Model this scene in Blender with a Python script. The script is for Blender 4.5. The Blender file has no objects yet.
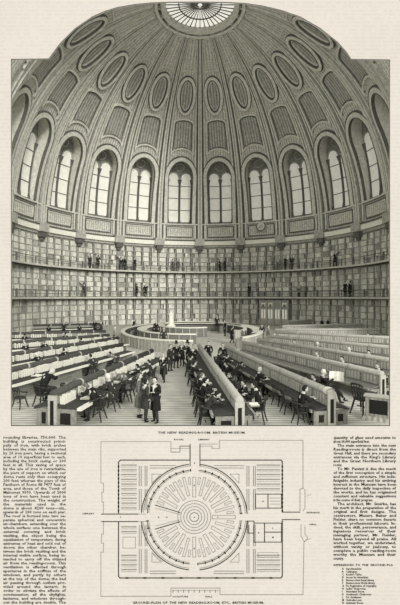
import bpy, bmesh, math, random
from mathutils import Vector, Matrix
from math import sin, cos, pi, radians as R_, sqrt, atan2, degrees
random.seed(7)
SC = bpy.context.scene
COL = SC.collection
# ------------------------------------------------------------------ camera, sky, sun, exposure
EYE = 5.0; F = 408.0; HY = 297.0
cd = bpy.data.cameras.new('camera'); cam = bpy.data.objects.new('camera', cd); COL.objects.link(cam)
cam.location = (0, 0, EYE); cam.rotation_euler = (pi/2, 0, 0)
cd.sensor_fit = 'HORIZONTAL'; cd.sensor_width = 36.0; cd.lens = F/400*36.0
cd.shift_x = 0.0; cd.shift_y = -5.5/400; cd.clip_end = 500
SC.camera = cam
w = bpy.data.worlds.new('world'); SC.world = w; w.use_nodes = True
wb = w.node_tree.nodes['Background']; wb.inputs[0].default_value = (1.0, 0.985, 0.955, 1); wb.inputs[1].default_value = 1.0
sd = bpy.data.lights.new('sun', 'SUN'); sd.energy = 2.3; sd.angle = R_(14); sd.color = (1, .985, .96)
sun = bpy.data.objects.new('sun', sd); COL.objects.link(sun)
sun.rotation_euler = Vector((-0.44, 0.85, -0.30)).to_track_quat('-Z', 'Y').to_euler()
SC.view_settings.view_transform = 'Standard'; SC.view_settings.look = 'None'
SC.view_settings.exposure = 0.0; SC.view_settings.gamma = 1.0; SC.view_settings.use_curve_mapping = False

# ------------------------------------------------------------------ materials
MATS = {}
def srgb(v):
    v /= 255.0
    return v/12.92 if v < .04045 else ((v+.055)/1.055)**2.4
def mat(name, g, rough=.85, grain=.22, gs=3.0, hatch=0.0, hp=1.0, axis='Z', tint=(1.0, .995, .935), emit=0, uv=False, spec=.15):
    """engraved-print surface: flat ink tone, speckled grain and ruled hatch lines"""
    if name in MATS: return MATS[name]
    m = bpy.data.materials.new(name); m.use_nodes = True; nt = m.node_tree; N = nt.nodes; L = nt.links
    b = N['Principled BSDF']; b.inputs['Roughness'].default_value = rough
    b.inputs['Specular IOR Level'].default_value = spec
    base = [srgb(g*tint[i]) for i in range(3)]
    tc = N.new('ShaderNodeTexCoord'); src = tc.outputs['UV' if uv else 'Object']
    no = N.new('ShaderNodeTexNoise'); no.inputs['Scale'].default_value = gs; no.inputs['Detail'].default_value = 2.0
    L.new(tc.outputs['Object'], no.inputs['Vector'])
    mr = N.new('ShaderNodeMapRange'); mr.inputs['From Min'].default_value = .3; mr.inputs['From Max'].default_value = .7
    mr.inputs['To Min'].default_value = 1-grain; mr.inputs['To Max'].default_value = 1+grain
    L.new(no.outputs['Fac'], mr.inputs['Value'])
    fac = mr.outputs['Result']
    if hatch > 0:
        wv = N.new('ShaderNodeTexWave'); wv.wave_type = 'BANDS'; wv.bands_direction = axis
        wv.inputs['Scale'].default_value = 0.314/hp*1.0; wv.inputs['Distortion'].default_value = .6; wv.inputs['Detail'].default_value = 1
        wv.inputs['Detail Scale'].default_value = 1.5
        L.new(src, wv.inputs['Vector'])
        m2 = N.new('ShaderNodeMapRange'); m2.inputs['To Min'].default_value = 1-hatch; m2.inputs['To Max'].default_value = 1+hatch*.35
        L.new(wv.outputs['Fac'], m2.inputs['Value'])
        mm = N.new('ShaderNodeMath'); mm.operation = 'MULTIPLY'; L.new(fac, mm.inputs[0]); L.new(m2.outputs['Result'], mm.inputs[1]); fac = mm.outputs[0]
    vm = N.new('ShaderNodeVectorMath'); vm.operation = 'SCALE'; vm.inputs[0].default_value = base
    L.new(fac, vm.inputs['Scale']); L.new(vm.outputs[0], b.inputs['Base Color'])
    if emit:
        b.inputs['Emission Color'].default_value = (1, .975, .9, 1); b.inputs['Emission Strength'].default_value = emit
    MATS[name] = m; return m

def paper_mat():
    m = bpy.data.materials.new('newsprint'); m.use_nodes = True; nt = m.node_tree; N = nt.nodes; L = nt.links
    b = N['Principled BSDF']; b.inputs['Roughness'].default_value = .95; b.inputs['Specular IOR Level'].default_value = .05
    tc = N.new('ShaderNodeTexCoord')
    def mathn(op, a, c):
        n = N.new('ShaderNodeMath'); n.operation = op
        for i, v in enumerate((a, c)):
            if isinstance(v, (int, float)): n.inputs[i].default_value = v
            else: L.new(v, n.inputs[i])
        return n.outputs[0]
    sx = N.new('ShaderNodeSeparateXYZ'); L.new(tc.outputs['Object'], sx.inputs[0])
    # faint lines of type showing through from the back of the sheet
    ln = mathn('SINE', mathn('MULTIPLY', sx.outputs['Z'], 2*pi/0.129), 0)
    ln = mathn('GREATER_THAN', ln, -0.15)
    mp = N.new('ShaderNodeMapping'); mp.inputs['Scale'].default_value = (9, 1, 7.75); L.new(tc.outputs['Object'], mp.inputs[0])
    no = N.new('ShaderNodeTexNoise'); no.inputs['Scale'].default_value = 1; no.inputs['Detail'].default_value = 3; L.new(mp.outputs[0], no.inputs['Vector'])
    ghost = mathn('MULTIPLY', ln, mathn('GREATER_THAN', no.outputs['Fac'], .47))
    big = N.new('ShaderNodeTexNoise'); big.inputs['Scale'].default_value = .5; L.new(tc.outputs['Object'], big.inputs['Vector'])
    fine = N.new('ShaderNodeTexNoise'); fine.inputs['Scale'].default_value = 22; L.new(tc.outputs['Object'], fine.inputs['Vector'])
    v = mathn('ADD', mathn('MULTIPLY', ghost, -.055), 1.0)
    v = mathn('ADD', v, mathn('MULTIPLY', mathn('SUBTRACT', big.outputs['Fac'], .5), .10))
    v = mathn('ADD', v, mathn('MULTIPLY', mathn('SUBTRACT', fine.outputs['Fac'], .5), .10))
    vm = N.new('ShaderNodeVectorMath'); vm.operation = 'SCALE'; vm.inputs[0].default_value = PAPER
    L.new(v, vm.inputs['Scale']); L.new(vm.outputs[0], b.inputs['Base Color'])
    return m
PAPER = (0.532, 0.498, 0.446)
M_PAPER = paper_mat()
M_INK = mat('printing_ink', 52, grain=.1)
M_INKG = mat('grey_printing_ink', 118, grain=.1)
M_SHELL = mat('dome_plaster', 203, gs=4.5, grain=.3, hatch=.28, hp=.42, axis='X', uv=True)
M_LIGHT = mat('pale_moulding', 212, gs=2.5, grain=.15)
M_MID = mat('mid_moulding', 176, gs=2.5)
M_DARK = mat('dark_groove', 104, gs=3)
M_PANEL = mat('sunk_panel', 174, gs=2.5, hatch=.4, hp=.45, axis='X', uv=True)
M_GLASS = mat('window_glass', 226, gs=1.3, grain=.07, emit=.16)
M_SKY = mat('skylight_glass', 238, gs=1.3, grain=.03, emit=.62)
M_FRIEZE = mat('white_frieze', 240, gs=2, grain=.06)
M_WALL = mat('drum_wall', 160, gs=2)
M_CASE = mat('bookcase_wood', 158, gs=3)
M_FLOOR = mat('floor_boards', 214, gs=1.6, grain=.12, hatch=.42, hp=.30, axis='Y')
M_WOOD = mat('desk_wood', 165, gs=8, hatch=.25, hp=.16, axis='X')
M_WOODL = mat('pale_desk_panel', 190, gs=8, grain=.2, hatch=.35, hp=.22, axis='X')
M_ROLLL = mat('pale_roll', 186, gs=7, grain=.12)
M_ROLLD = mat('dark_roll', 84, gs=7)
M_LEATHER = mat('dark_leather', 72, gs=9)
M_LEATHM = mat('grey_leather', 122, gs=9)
M_IVORY = mat('ivory_edge', 236, gs=5, grain=.05)
M_BLACK = mat('black_cloth', 40, gs=18, grain=.3)
M_CHAR = mat('charcoal_cloth', 62, gs=18, grain=.3)
M_GREY = mat('grey_cloth', 112, gs=18, grain=.3)
M_PALE = mat('pale_cloth', 168, gs=18, grain=.2)
M_SKIN = mat('engraved_skin', 205, gs=12, grain=.06)
M_SHIRT = mat('white_linen', 236, gs=12, grain=.05)
M_HAIR = mat('dark_hair', 42, gs=30, grain=.3)
M_HAIRW = mat('white_hair', 222, gs=30, grain=.1)
M_CHAIR = mat('chair_wood', 62, gs=14)
M_BOOKS = [mat('book_spine_a', 218, gs=6, hatch=.2, hp=.2), mat('book_spine_b', 204, gs=6, hatch=.2, hp=.2), mat('book_spine_c', 188, gs=6), mat('book_spine_d', 158, gs=6), mat('book_spine_e', 228, gs=6)]

# ------------------------------------------------------------------ mesh helpers
class MB:
    def __init__(s): s.v = []; s.f = []; s.m = []; s.uv = []
    def quad(s, a, b, c, d, m=0):
        i = len(s.v); s.v += [a, b, c, d]; s.f.append((i, i+1, i+2, i+3)); s.m.append(m)
    def box(s, x0, x1, y0, y1, z0, z1, m=0, T=None):
        i = len(s.v); P = [(x, y, z) for z in (z0, z1) for y in (y0, y1) for x in (x0, x1)]
        if T: P = [tuple(T(*p)) for p in P]
        s.v += P
        for q in ((0, 2, 3, 1), (4, 5, 7, 6), (0, 1, 5, 4), (2, 6, 7, 3), (0, 4, 6, 2), (1, 3, 7, 5)):
            s.f.append(tuple(i+k for k in q)); s.m.append(m)
    def tube(s, pts, r, n=8, m=0, cap=True):
        pts = [Vector(p) for p in pts]; rs = r if isinstance(r, (list, tuple)) else [r]*len(pts)
        i0 = len(s.v)
        for k, p in enumerate(pts):
            d = (pts[min(k+1, len(pts)-1)]-pts[max(k-1, 0)]).normalized()
            u = d.cross(Vector((0, 0, 1))) if abs(d.z) < .95 else d.cross(Vector((1, 0, 0)))
            u.normalize(); v = d.cross(u)
            for j in range(n):
                a = 2*pi*j/n; s.v.append(tuple(p+(u*cos(a)+v*sin(a))*rs[k]))
        for k in range(len(pts)-1):
            for j in range(n):
                a = i0+k*n+j; b = i0+k*n+(j+1) % n
                s.f.append((a, b, b+n, a+n)); s.m.append(m)
        if cap:
            s.f.append(tuple(i0+j for j in range(n))[::-1]); s.m.append(m)
            s.f.append(tuple(i0+(len(pts)-1)*n+j for j in range(n))); s.m.append(m)
    def lathe(s, prof, n=16, c=(0, 0, 0), m=0, sx=1, sy=1):
        i0 = len(s.v)
        for (r, z) in prof:
            for j in range(n):
                a = 2*pi*j/n; s.v.append((c[0]+r*cos(a)*sx, c[1]+r*sin(a)*sy, c[2]+z))
        for k in range(len(prof)-1):
            for j in range(n):
                a = i0+k*n+j; b = i0+k*n+(j+1) % n
                s.f.append((a, b, b+n, a+n)); s.m.append(m)
        s.f.append(tuple(i0+j for j in range(n))[::-1]); s.m.append(m)
        s.f.append(tuple(i0+(len(prof)-1)*n+j for j in range(n))); s.m.append(m)
    def sweep(s, rows, m=0, mats=None, closed=False):
        """rows: list of equal-length point lists joined as a sheet"""
        i0 = len(s.v); n = len(rows[0])
        for r in rows: s.v += [tuple(p) for p in r]
        for k in range(len(rows)-1):
            for j in range(n-1):
                a = i0+k*n+j
                s.f.append((a, a+1, a+1+n, a+n)); s.m.append(mats[j] if mats else m)
    def build(s, name, mats, parent=None, smooth=False):
        me = bpy.data.meshes.new(name); me.from_pydata(s.v, [], s.f)
        if not isinstance(mats, (list, tuple)): mats = [mats]
        for q in mats: me.materials.append(q)
        me.polygons.foreach_set('material_index', s.m)
        if smooth: me.polygons.foreach_set('use_smooth', [True]*len(s.f))
        if s.uv:
            uvl = me.uv_layers.new(name='UVMap')
            for l in me.loops: uvl.data[l.index].uv = s.uv[l.vertex_index]
        me.update()
        o = bpy.data.objects.new(name, me); COL.objects.link(o)
        if parent: o.parent = parent
        return o
def tag(o, label=None, cat=None, group=None, kind=None):
    if label: o['label'] = label
    if cat: o['category'] = cat
    if group: o['group'] = group
    if kind: o['kind'] = kind
    return o
def empty(name, loc=(0, 0, 0), rz=0):
    o = bpy.data.objects.new(name, None); COL.objects.link(o); o.location = loc; o.rotation_euler = (0, 0, rz)
    o.empty_display_size = .2
    return o
def copy_tree(o, parent=None):
    c = o.copy(); COL.objects.link(c)
    if parent: c.parent = parent
    for ch in list(o.children): copy_tree(ch, c)
    return c

# ------------------------------------------------------------------ the round room: geometry of drum and dome
A = 24.5; B = 27.1; D = 51.75; ZS = 15.35           # drum radius, dome rise, distance of the centre, springing height
def P(t, ph, off=0.0):
    r = A*cos(ph); z = ZS+B*sin(ph)
    nr = cos(ph)/A; nz = sin(ph)/B; l = sqrt(nr*nr+nz*nz)
    r -= off*nr/l; z -= off*nz/l
    return C(t, r, z)
TM = R_(114)
def C(t, r, z):
    if abs(t) > TM and abs(t) < pi*.78:              # towards the viewer the shell runs straight on
        u = math.copysign(TM, t); return (r*sin(u), D+r*cos(u)-(abs(t)-TM)*r, z)
    return (r*sin(t), D+r*cos(t), z)
VT = [0.0]; NV = 900
for k in range(1, NV+1):
    a0 = (k-1)/NV*pi/2; a1 = k/NV*pi/2
    VT.append(VT[-1]+sqrt((A*(cos(a1)-cos(a0)))**2+(B*(sin(a1)-sin(a0)))**2))
def v_of(ph):
    x = ph/(pi/2)*NV; i = min(int(x), NV-1); return VT[i]+(VT[i+1]-VT[i])*(x-i)
def ph_of(v):
    lo, hi = 0, NV
    while hi-lo > 1:
        mid = (lo+hi)//2
        if VT[mid] <= v: lo = mid
        else: hi = mid
    return (lo+(v-VT[lo])/(VT[hi]-VT[lo]))/NV*pi/2
def vd(deg): return v_of(R_(deg))
def S(t0, s_, v, off=0.0):
    ph = ph_of(max(0, v)); r = A*cos(ph)
    return P(t0+s_/r, ph, off)
def arch(hw, v0, vspring, vtop, n=14):
    pts = [(-hw, v0)]
    m = 8
    for k in range(m): pts.append((-hw, v0+(vspring-v0)*(k+1)/m))
    for k in range(1, n): a = pi*k/n; pts.append((-hw*cos(a), vspring+(vtop-vspring)*sin(a)))
    for k in range(m+1): pts.append((hw, vspring-(vspring-v0)*k/m))
    return pts
def offset(pts, d, closed):
    out = []; n = len(pts)
    for k in range(n):
        a = pts[(k-1) % n] if closed else pts[max(k-1, 0)]; b = pts[(k+1) % n] if closed else pts[min(k+1, n-1)]
        tx, ty = b[0]-a[0], b[1]-a[1]; l = sqrt(tx*tx+ty*ty) or 1
        out.append((pts[k][0]-ty/l*d, pts[k][1]+tx/l*d))
    return out
def relief(mb, t0, pts, w_, h, closed, m=0):
    """a raised moulding following an outline on the dome surface"""
    o = offset(pts, w_/2, closed); i = offset(pts, -w_/2, closed)
    rows = []
    for k in list(range(len(pts)))+([0] if closed else []):
        rows.append([S(t0, *o[k], 0.0), S(t0, *o[k], h), S(t0, *i[k], h), S(t0, *i[k], 0.0)])
    mb.sweep(rows, m)
def plate(mb, t0, pts, off, m=0, hatchuv=True):
    """filled convex plate: fan around the centroid"""
    cx = sum(p[0] for p in pts)/len(pts); cy = sum(p[1] for p in pts)/len(pts)
    n = len(pts)
    for q in range(3):
        f0, f1 = q/3, (q+1)/3
        for k in range(n):
            a, b = pts[k], pts[(k+1) % n]
            L4 = [(cx+(a[0]-cx)*f0, cy+(a[1]-cy)*f0), (cx+(a[0]-cx)*f1, cy+(a[1]-cy)*f1), (cx+(b[0]-cx)*f1, cy+(b[1]-cy)*f1), (cx+(b[0]-cx)*f0, cy+(b[1]-cy)*f0)]
            mb.quad(*[S(t0, *p, off) for p in L4], m)
            mb.uv += [(p[0], p[1]) for p in L4]
BAYS = [R_(9+18*k) for k in range(-6, 6)]            # twelve bays with windows, from left to right
ALLB = [R_(9+18*k) for k in range(-7, 7)]
HW = 2.2; V0 = vd(7); VSP = vd(24); VTOP = vd(30.5)
def in_hole(s_, v):
    if v < V0 or abs(s_) > HW: return False
    if v < VSP: return True
    return (s_/HW)**2+((v-VSP)/(VTOP-VSP))**2 < 1

# ------------------------------------------------------------------ structure: floor, walls, ceiling
fb = MB(); n = 64
ring = [(-30, 14.0), (30, 14.0), (30, D-6)]
pts = [(-27, 14.0, 0), (27, 14.0, 0)]+[C(pi*.62-k/n*pi*1.24, A+1.3, 0) for k in range(n+1)]
fb.v = [tuple(p) for p in pts]; fb.f = [tuple(range(len(pts)))]; fb.m = [0]
tag(fb.build('floor', M_FLOOR), 'pale boarded floor of the round reading room', kind='structure')
wb_ = MB()
ts = [R_(-126+252*k/84) for k in range(85)]
wb_.sweep([[C(t, A+.45, -.05), C(t, A+.45, ZS)] for t in ts])
tag(wb_.build('wall_round', M_WALL), 'curved wall of the reading room behind the bookcases', kind='structure')
sh = MB()
NU, NP = 34, 104
PH1 = 79.6
for t0 in ALLB:
    plain = t0 not in BAYS
    i0 = len(sh.v)
    for j in range(NP+1):
        ph = R_(PH1*j/NP); r = A*cos(ph); v = v_of(ph)
        for i in range(NU+1):
            u = (i/NU-.5)*R_(18)
            sh.v.append(P(t0+u, ph)); sh.uv.append((u*r, v))
    for j in range(NP):
        ph = R_(PH1*(j+.5)/NP); r = A*cos(ph); v = v_of(ph)
        for i in range(NU):
            u = ((i+.5)/NU-.5)*R_(18)
            if not plain and in_hole(u*r, v): continue
            a = i0+j*(NU+1)+i
            sh.f.append((a, a+1, a+NU+2, a+NU+1)); sh.m.append(0)
ceil = tag(sh.build('ceiling', M_SHELL, smooth=True), 'great ribbed dome over the reading room', kind='structure')
# ribs (parts of the ceiling)
for k in range(-7, 8):
    t0 = R_(18*k)
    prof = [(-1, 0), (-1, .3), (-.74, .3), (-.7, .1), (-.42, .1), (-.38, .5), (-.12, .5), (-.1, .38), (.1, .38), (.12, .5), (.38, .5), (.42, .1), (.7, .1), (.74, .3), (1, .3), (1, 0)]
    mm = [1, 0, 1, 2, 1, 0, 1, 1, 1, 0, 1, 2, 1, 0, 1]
    rows = []
    for j in range(61):
        ph = R_(1+77*j/60); r = A*cos(ph); h = r*.040+.10
        rows.append([P(t0+a*h/r, ph, b*(.45+.55*r/A)) for a, b in prof])
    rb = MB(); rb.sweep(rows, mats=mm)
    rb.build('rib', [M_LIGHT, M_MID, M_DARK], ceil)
# mouldings of every bay (parts of the ceiling)
def ellipse(cv, a, b, n=36): return [(a*cos(2*pi*k/n), cv+b*sin(2*pi*k/n)) for k in range(n)]
def rpanel(p0, p1, f0, f1, n=10, fb=.2):
    """long coffer between two latitudes, arched top, following the meridians; f = fraction of the free half width"""
    pts = []
    def hw(ph): return A*cos(ph)*R_(9)-(A*cos(ph)*.040+.10)
    for k in range(n+1):
        ph = R_(p0+(p1-p0)*k/n); pts.append((-hw(ph)*f0, v_of(ph)))
    ph = R_(p1); h = hw(ph)*f0
    for k in range(1, 8): a = pi*k/8; pts.append((-h*cos(a), v_of(ph)+f1*sin(a)))
    for k in range(n+1):
        ph = R_(p1-(p1-p0)*k/n); pts.append((hw(ph)*f0, v_of(ph)))
    ph = R_(p0); h = hw(ph)*f0
    for k in range(1, 8): a = pi*k/8; pts.append((h*cos(a), v_of(ph)+fb*sin(a)))
    return pts[::-1]
for t0 in ALLB:
    if t0 in BAYS:
        ar = MB()
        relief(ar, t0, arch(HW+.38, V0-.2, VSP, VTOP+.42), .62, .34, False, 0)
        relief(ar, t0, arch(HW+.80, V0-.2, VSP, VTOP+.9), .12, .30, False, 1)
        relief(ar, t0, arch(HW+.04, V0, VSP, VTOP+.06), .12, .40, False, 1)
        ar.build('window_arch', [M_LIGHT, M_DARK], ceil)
        dd = MB()
        for (x0, x1) in ((-2.4, 2.4),):
            q = [(x0, .75), (x1, .75), (x1, V0-.65), (x0, V0-.65)]
            qq = []
            for k in range(4):
                for j in range(5): qq.append((q[k][0]+(q[(k+1) % 4][0]-q[k][0])*j/5, q[k][1]+(q[(k+1) % 4][1]-q[k][1])*j/5))
            relief(dd, t0, qq, .16, .15, True, 1); relief(dd, t0, [(a*.93, 1.9+(b-1.9)*.78) for a, b in qq], .14, .12, True, 0)
        dd.build('dado_panel', [M_LIGHT, M_DARK], ceil)
    cp = MB()
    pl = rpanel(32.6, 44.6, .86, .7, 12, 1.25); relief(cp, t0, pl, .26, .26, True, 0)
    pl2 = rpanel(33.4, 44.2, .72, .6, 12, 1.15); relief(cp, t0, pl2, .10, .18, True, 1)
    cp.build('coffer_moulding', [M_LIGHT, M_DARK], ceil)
    pn = MB(); plate(pn, t0, pl2, .05); pn.build('coffer_panel', M_PANEL, ceil)
    ov = MB(); cv = (vd(47.6)+vd(61.8))/2; b = (vd(61.8)-vd(47.6))/2
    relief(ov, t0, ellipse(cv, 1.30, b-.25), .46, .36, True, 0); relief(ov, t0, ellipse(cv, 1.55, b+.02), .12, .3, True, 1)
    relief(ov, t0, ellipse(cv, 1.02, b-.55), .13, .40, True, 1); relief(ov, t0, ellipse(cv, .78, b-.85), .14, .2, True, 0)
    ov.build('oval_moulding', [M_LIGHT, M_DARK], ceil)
    pn = MB(); plate(pn, t0, ellipse(cv, .98, b-.6)[::-1], .06); pn.build('oval_panel', M_PANEL, ceil)
    up = MB(); pl = rpanel(63.4, 75.2, .74, .25); relief(up, t0, pl, .16, .2, True, 0)
    up.build('upper_moulding', [M_LIGHT, M_DARK], ceil)
    pn = MB(); plate(pn, t0, rpanel(64, 74.2, .55, .3), .05); pn.build('upper_panel', M_SHELL, ceil)
# rings round the skylight
og = MB(); tt = [2*pi*k/96 for k in range(97)]
og.sweep([[P(t, R_(76.2), 0), P(t, R_(76.3), .35), P(t, R_(77.2), .35), P(t, R_(77.3), .12), P(t, R_(78.0), .12), P(t, R_(78.1), .45), P(t, R_(79.6), .45), P(t, R_(79.8), -.3)] for t in tt], mats=[1, 0, 1, 2, 1, 0, 1])
og.build('skylight_ring', [M_LIGHT, M_MID, M_DARK], ceil)
# skylight
RO = A*cos(R_(79.6)); ZO = ZS+B*sin(R_(79.6))+.15
sk = MB(); sk.v = [C(2*pi*k/96, RO+.1, ZO) for k in range(96)]; sk.f = [tuple(range(96))]; sk.m = [0]
skl = tag(sk.build('window_13', M_SKY), 'round glazed skylight with radiating bars at the top of the dome', kind='structure')
for k in range(40):
    a = 2*pi*k/40; m_ = MB(); p0 = Vector(C(a, 0.75 if k % 2 else .3, ZO-.06)); p1 = Vector(C(a, RO, ZO-.06))
    sd_ = Vector((cos(a), -sin(a), 0))*.055
    for z in (0,):
        m_.sweep([[p0-sd_*.6, p0-sd_*.6+Vector((0, 0, -.08)), p0+sd_*.6+Vector((0, 0, -.08)), p0+sd_*.6], [p1-sd_, p1-sd_+Vector((0, 0, -.08)), p1+sd_+Vector((0, 0, -.08)), p1+sd_]])
    m_.build('glazing_bar', M_DARK, skl)
for rr, nm in ((.75, 'inner_ring'), (2.7, 'middle_ring')):
    m_ = MB(); m_.tube([C(2*pi*k/48, rr, ZO-.1) for k in range(49)], .08, 6, cap=False); m_.build(nm, M_DARK, skl)
# cornice round the drum
cn = MB()
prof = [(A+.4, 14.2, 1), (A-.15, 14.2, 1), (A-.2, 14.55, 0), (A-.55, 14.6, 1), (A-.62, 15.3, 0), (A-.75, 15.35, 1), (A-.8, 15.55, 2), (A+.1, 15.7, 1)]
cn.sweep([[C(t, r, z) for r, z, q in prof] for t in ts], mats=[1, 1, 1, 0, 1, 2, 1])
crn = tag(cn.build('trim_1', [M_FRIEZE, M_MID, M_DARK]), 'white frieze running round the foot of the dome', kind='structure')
for k in range(-6, 7):
    t0 = R_(18*k); T = lambda x, y, z, t0=t0: C(t0+x/A, A-y, z)
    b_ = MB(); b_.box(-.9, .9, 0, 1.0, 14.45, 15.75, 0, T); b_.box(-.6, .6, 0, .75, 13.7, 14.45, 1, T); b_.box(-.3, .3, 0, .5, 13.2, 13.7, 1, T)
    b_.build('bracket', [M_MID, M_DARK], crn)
# second, thin light string under the window dado
st = MB(); st.sweep([[P(t, R_(6.3), 0), P(t, R_(6.35), .35), P(t, R_(6.8), .35), P(t, R_(6.95), 0)] for t in ts], mats=[1, 0, 1])
tag(st.build('trim_2', [M_LIGHT, M_DARK]), 'thin sill moulding below the dome windows', kind='structure')

# ------------------------------------------------------------------ windows
ordn = ['first', 'second', 'third', 'fourth', 'fifth', 'sixth', 'seventh', 'eighth', 'ninth', 'tenth', 'eleventh', 'twelfth']
for k, t0 in enumerate(BAYS):
    def Q(x, v, out=0.0, t0=t0):                      # a point of the glazing plane, set back behind the dome surface
        return S(t0, x, v, -(.75+1.15*max(0, (v-V0))/(VTOP-V0))+out)
    rv = MB(); out = arch(HW, V0, VSP, VTOP)
    rv.sweep([[S(t0, s_, v, .05), Q(s_, v, -.1)] for s_, v in out])
    rv.sweep([[S(t0, x, V0, .05), Q(x, V0, -.1)] for x in (-HW, 0, HW)])
    win = tag(rv.build('window_%d' % (k+1), M_LIGHT), '%s arched dome window from the left, two round-headed lights' % ordn[k], kind='structure')
    pl_ = MB(); vs_ = [V0-.3+(VTOP+.4-V0+.3)*j/14 for j in range(15)]
    pl_.sweep([[Q(x, v, -.12) for x in (-2.6, -1.3, 0, 1.3, 2.6)] for v in vs_]); pl_.build('window_frame', M_PANEL, win)
    vtop = vd(25.6); ghw = .88; vs0 = vtop-ghw*1.15
    for sx in (-1, 1):
        cx = sx*1.08; g = MB(); rows = [[Q(cx-ghw, v), Q(cx, v), Q(cx+ghw, v)] for v in [V0+.3+(vs0-V0-.3)*j/8 for j in range(9)]]
        for j in range(1, 9):
            a = pi/2*j/8.2; w2 = ghw*cos(a)*(1 if j != 2 else .93); rows.append([Q(cx-w2, vs0+(vtop-vs0)*sin(a)), Q(cx, vs0+(vtop-vs0)*sin(a)), Q(cx+w2, vs0+(vtop-vs0)*sin(a))])
        g.sweep(rows); g.build('pane', M_GLASS, win)
        for q in range(1, 4):
            v = V0+.3+(vtop-V0-1.2)*q/3.6; bb = MB(); bb.tube([Q(cx-ghw, v, .05), Q(cx+ghw, v, .05)], .06, 6); bb.build('glazing_bar', M_DARK, win)
    for x, r in ((0, .2), (-2.06, .16), (2.06, .16)):
        c_ = MB(); pp = [Q(x, V0+(vs0-V0)*j/8, .08) for j in range(9)]
        c_.tube(pp, [r*1.5]+[r*.8]*6+[r*.8, r*2.0], 8); c_.build('mullion' if x == 0 else 'colonnette', M_DARK, win)
    tr = MB(); vc = vtop+1.0; tr.tube([Q(.72*cos(2*pi*j/20), vc+.62*sin(2*pi*j/20), .04) for j in range(21)], .1, 6, cap=False)
    for sx in (-1, 1):
        tr.tube([Q(sx*1.08+(ghw+.12)*cos(pi*j/10), vs0+(vtop-vs0+.12)*sin(pi*j/10), .04) for j in range(11)], .08, 6)
    tr.tube([Q(1.75*cos(pi*j/14), vc-.3+1.25*sin(pi*j/14), .04) for j in range(15)], .07, 6)
    tr.build('tracery', M_MID, win)

# ------------------------------------------------------------------ galleries and bookcases
TZ = [(0.0, 4.75), (5.0, 9.42), (9.67, 14.15)]
def gallery(z, label):
    g = MB(); RI = A-1.25
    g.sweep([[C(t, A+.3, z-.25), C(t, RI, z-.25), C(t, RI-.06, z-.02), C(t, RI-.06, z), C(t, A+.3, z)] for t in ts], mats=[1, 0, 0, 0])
    o = empty('gallery', (0, D, z))
    tag(o, label, 'gallery')
    def par(ob): ob.parent = o; ob.matrix_parent_inverse = Matrix.Translation((0, -D, -z)); return ob
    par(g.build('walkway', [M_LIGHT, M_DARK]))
    for hz, rr in ((1.0, .045), (.5, .03)):
        m_ = MB(); m_.tube([C(t, RI+.02, z+hz) for t in ts], rr, 5); par(m_.build('handrail' if hz == 1 else 'lower_rail', M_DARK))
    for k in range(-18, 19):
        t = R_(6*k); m_ = MB()
        m_.tube([C(t, RI+.02, z), C(t, RI+.02, z+1.1)], .075 if k % 3 else .13, 6); par(m_.build('baluster', M_DARK))
    return o
gallery(5.0, 'lower iron gallery with railing running round the bookcases, at eye level')
gallery(9.67, 'upper iron gallery with railing just below the topmost tier of books')
tier = ['ground-floor', 'lower-gallery', 'upper-gallery']
NSH = 5
books = [MB(), MB(), MB()]
for ti, (z0, z1) in enumerate(TZ):
    for k in range(1, 11):
        t0 = BAYS[k]
        bc = empty('bookcase', C(t0, A, z0), -t0)
        tag(bc, '%s curved bookcase below the %s dome window from the left' % (tier[ti], ordn[k]), 'bookcase')
        inv = bc.matrix_basis.inverted()
        def L(t, r, z): return tuple(inv @ Vector(C(t, r, z)))
        m_ = MB(); m_.sweep([[L(t0+R_(-8.97+17.94*j/6), A+.36, z0), L(t0+R_(-8.97+17.94*j/6), A+.36, z1)] for j in range(7)]); m_.build('back_panel', M_CASE, bc)
        for j in range(6):
            a = t0+R_(-8.9+17.8*j/5); m_ = MB(); w2 = (.12 if j in (0, 5) else .06)/A
            rr = (A-.1, A+.36)
            P8 = [L(a+s1*w2, r_, z) for z in (z0, z1) for r_ in rr for s1 in (-1, 1)]
            m_.v = P8; m_.f = [(0, 2, 3, 1), (4, 5, 7, 6), (0, 1, 5, 4), (2, 6, 7, 3), (0, 4, 6, 2), (1, 3, 7, 5)]; m_.m = [0]*6
            m_.build('upright', M_CASE, bc)
        for j in range(NSH+1):
            z = z0+.08+(z1-z0-.2)*j/NSH; m_ = MB()
            m_.sweep([[L(t0+R_(-8.9+17.8*q/6), A+.35, z-.05), L(t0+R_(-8.9+17.8*q/6), A-.08, z-.05), L(t0+R_(-8.9+17.8*q/6), A-.08, z+.05), L(t0+R_(-8.9+17.8*q/6), A+.35, z+.05)] for q in range(7)])
            m_.build('shelf', M_CASE, bc)
        # the books of this case go to the uncountable mass of their tier
        dz = (z1-z0-.2)/NSH
        for j in range(NSH):
            zb = z0+.13+dz*j
            a = t0-R_(8.6)
            run = 0; mi = random.randrange(3)
            while a < t0+R_(8.55):
                wd = random.uniform(.14, .34)/A
                if run <= 0: mi = random.choices(range(5), [5, 4, 2, 1 if k < 6 else 2, 3])[0]; run = random.randint(1, 4)  # dark spines commoner in right-hand bays: that side's shade put into the book tones
                run -= 1
                near_up = min(abs(a+wd/2-(t0+R_(-8.9+17.8*q/5))) for q in range(6)) < .1/A+wd/2
                if not near_up and random.random() > .02:
                    h = dz*random.uniform(.80, .90)
                    rr = (A-.02-random.random()*.05, A+.3)
                    mb = books[ti]; i = len(mb.v)
                    mb.v += [C(a+s1*wd*.94, r_, z) for z in (zb, zb+h) for r_ in rr for s1 in (0, 1)]
                    for q in ((0, 2, 3, 1), (4, 5, 7, 6), (0, 1, 5, 4), (2, 6, 7, 3), (0, 4, 6, 2), (1, 3, 7, 5)):
                        mb.f.append(tuple(i+x for x in q)); mb.m.append(mi)
                a += wd
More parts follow.
